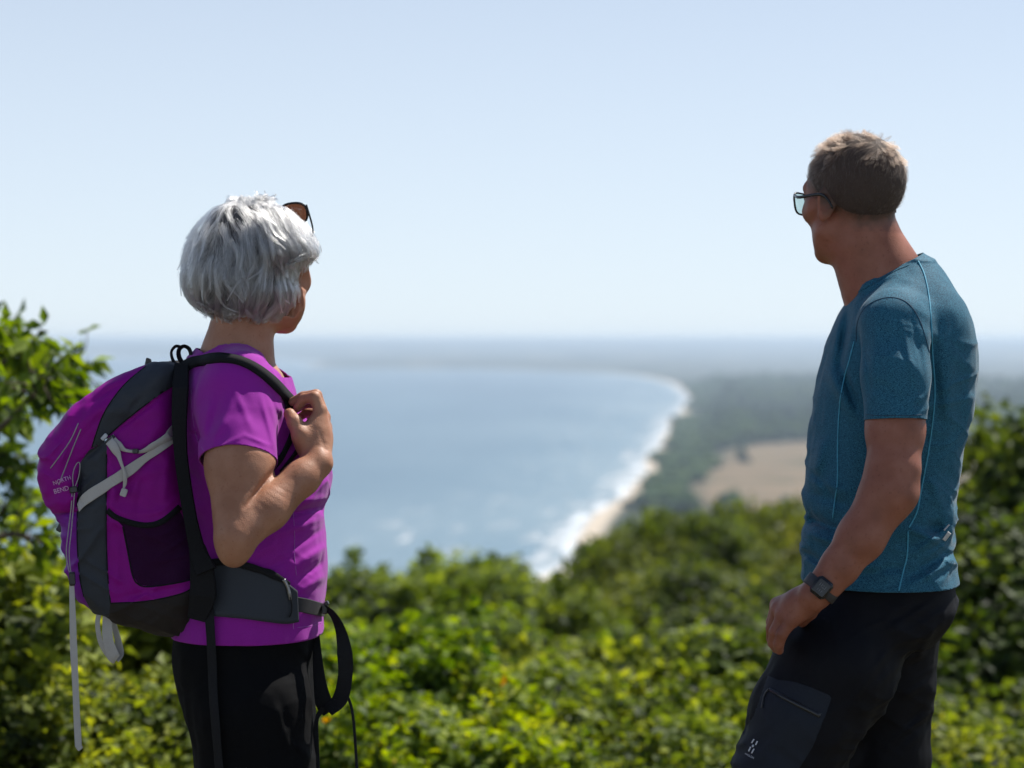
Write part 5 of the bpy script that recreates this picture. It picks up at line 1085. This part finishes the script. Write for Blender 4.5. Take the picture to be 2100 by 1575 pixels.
# ---- hair
def capM(p):
    q = ((p - HCM) @ HMM) / 1.04; line = hairline(p) - .034
    return smax(ell(q, (-.012, 0, .036), (.1, .080, .089)), -line - .004 * fbm(p * 60, 4, 2), .006) * 1.04
M_HAIRMB = plain('brown hair base', (.045, .028, .020), .85, bumps=0)
v, f = build(lambda p: capM(p) - .0015, HCM + V(-.14, -.14, -.14), HCM + V(.14, .14, .16), .003)
hair_m = mesh_obj('hair', v, f, M_HAIRMB, man)
M_HAIRM = hair_mat('brown hair', (.035, .021, .014), (.080, .047, .031), .55)
r_ = np.random.default_rng(5)
skullM = lambda p: ell(((p - HCM) @ HMM) / 1.04, (-.012, 0, .036), (.099, .079, .088)) * 1.04
def roots(nn):
    d = nrm(r_.normal(size=(nn, 3))); s = HCM + HMM @ V(-.012, 0, .036) + d * .1; 
    for _ in range(3): g = grad(skullM, s); s = s - g * (skullM(s))[:, None]
    q = ((s - HCM) @ HMM) / 1.04; line = hairline(s); k = (line > .002) & (r_.uniform(size=nn) < np.clip(.25 + line / .03, 0, 1)); return s[k]
rt = roots(3600); whorl = HCM + HMM @ V(-.075, .01, .105)
def growM(s, sd, K=7):
    q = ((s - HCM) @ HMM); top = np.clip((q[:, 2] - .035) / .06, 0, 1); L = (.009 + .014 * top) * np.clip(hairline(s) / .036, .22, 1)
    g = grad(skullM, s); t = s - whorl; t = nrm(t - g * np.sum(t * g, 1)[:, None]); dn = V(0, 0, -1) - g * (g @ V(0, 0, -1))[:, None]
    n_ = np.stack([vnoise(s * 45, sd), vnoise(s * 45 + 30, sd + 1), vnoise(s * 45 + 60, sd + 2)], 1)
    d0 = nrm(t * .8 + dn * (.9 - .6 * top)[:, None] + n_ * (.5 + .9 * top)[:, None]); out = [s.copy()]; p = s.copy()
    for k in range(1, K):
        up = (.75 - .13 * k) * (.30 + .25 * top); dd = nrm(d0 + g * up[:, None]); p = p + dd * (L / K)[:, None]; out.append(p.copy())
    return np.stack(out, 1)
Gm = growM(rt, 50); NCm = 12; gi = np.repeat(np.arange(len(rt)), NCm); off = r_.normal(size=(len(gi), 3)) * .0032
Sm = Gm[gi] + off[:, None, :] * (1 - .6 * np.linspace(0, 1, 7)[None, :, None])
q = (rt - HCM) @ HMM; tm = np.clip(r_.beta(2, 3, len(rt)) * .7 + np.clip((q[:, 2] - .03) / .08, 0, 1) * .35, 0, 1)
hair_obj('hair_strands', Sm, .00009, .00004, np.clip(np.repeat(tm, NCm) + r_.normal(size=len(gi)) * .12, 0, 1), M_HAIRM, hair_m)
# ---- glasses and watch
M_LENSG = lens_mat('grey green lens', (.82, .90, .88))
glasses('sunglasses', 'black framed sunglasses with grey green lenses worn over the eyes of the short haired man', HCM, HMM, .109, -.003, -4, .054, .043, .018, 3.2, [(.06, .086, .006), (.0, .0915, .008), (-.022, .0925, -.002), (-.034, .090, -.020)], M_LENSG, .6, .0021, .0062)
ax = nrm(elM - wrM); ax = nrm(P(1722, 1162, 3.676) - wrM); wc = P(1684, 1206, 3.678); side = nrm(V(-.42, -.88, -.25) - ax * (V(-.42, -.88, -.25) @ ax)); oth = np.cross(ax, side)
watch = empty('wristwatch', wc, 'black smartwatch with a square screen on a charcoal band round the wrist of the man', 'watch')
ring = []
for i in range(41):
    t = i / 40 * 2 * np.pi; ring.append((math.cos(t) * side + math.sin(t) * oth))
ring = np.array(ring); rad = .0325
def band(w, th):
    A = np.array([wc + ax * w + n_ * rad for n_ in ring]); B = np.array([wc - ax * w + n_ * rad for n_ in ring]); return ribbon(A, B, ring, th)
M_BAND = plain('charcoal rubber', (.030, .029, .032), .6)
piece('band', band(.0115, .003), M_BAND, watch)
fc = wc + side * .0355
piece('case', box_geo(fc, ax * .0185, oth * .0165, side * .0052, .3), M_BLACK, watch)
scr = piece('screen', box_geo(fc + side * .0054, ax * .0152, oth * .0135, side * .0008, .15), plain('screen glass', (.004, .004, .005), .08, bumps=0), watch)
piece('digits', [box_geo(fc + side * .0063 + ax * a_ + oth * b_, ax * w_, oth * h_, side * .0001, .1) for a_, b_, w_, h_ in [(.004, -.006, .0032, .0005), (.004, -.002, .0032, .0005), (.0055, .002, .0004, .002), (.0008, .002, .0004, .002), (.003, .006, .0032, .0005), (-.006, -.004, .0022, .0004), (-.006, .0, .0022, .0004), (-.006, .004, .0022, .0004)]], plain('dim digits', (.12, .12, .13), .4, bumps=0), scr, smooth=False)
piece('button', box_geo(wc + side * .034 - oth * .0172, ax * .004, oth * .001, side * .002, .2), M_BAND, watch)
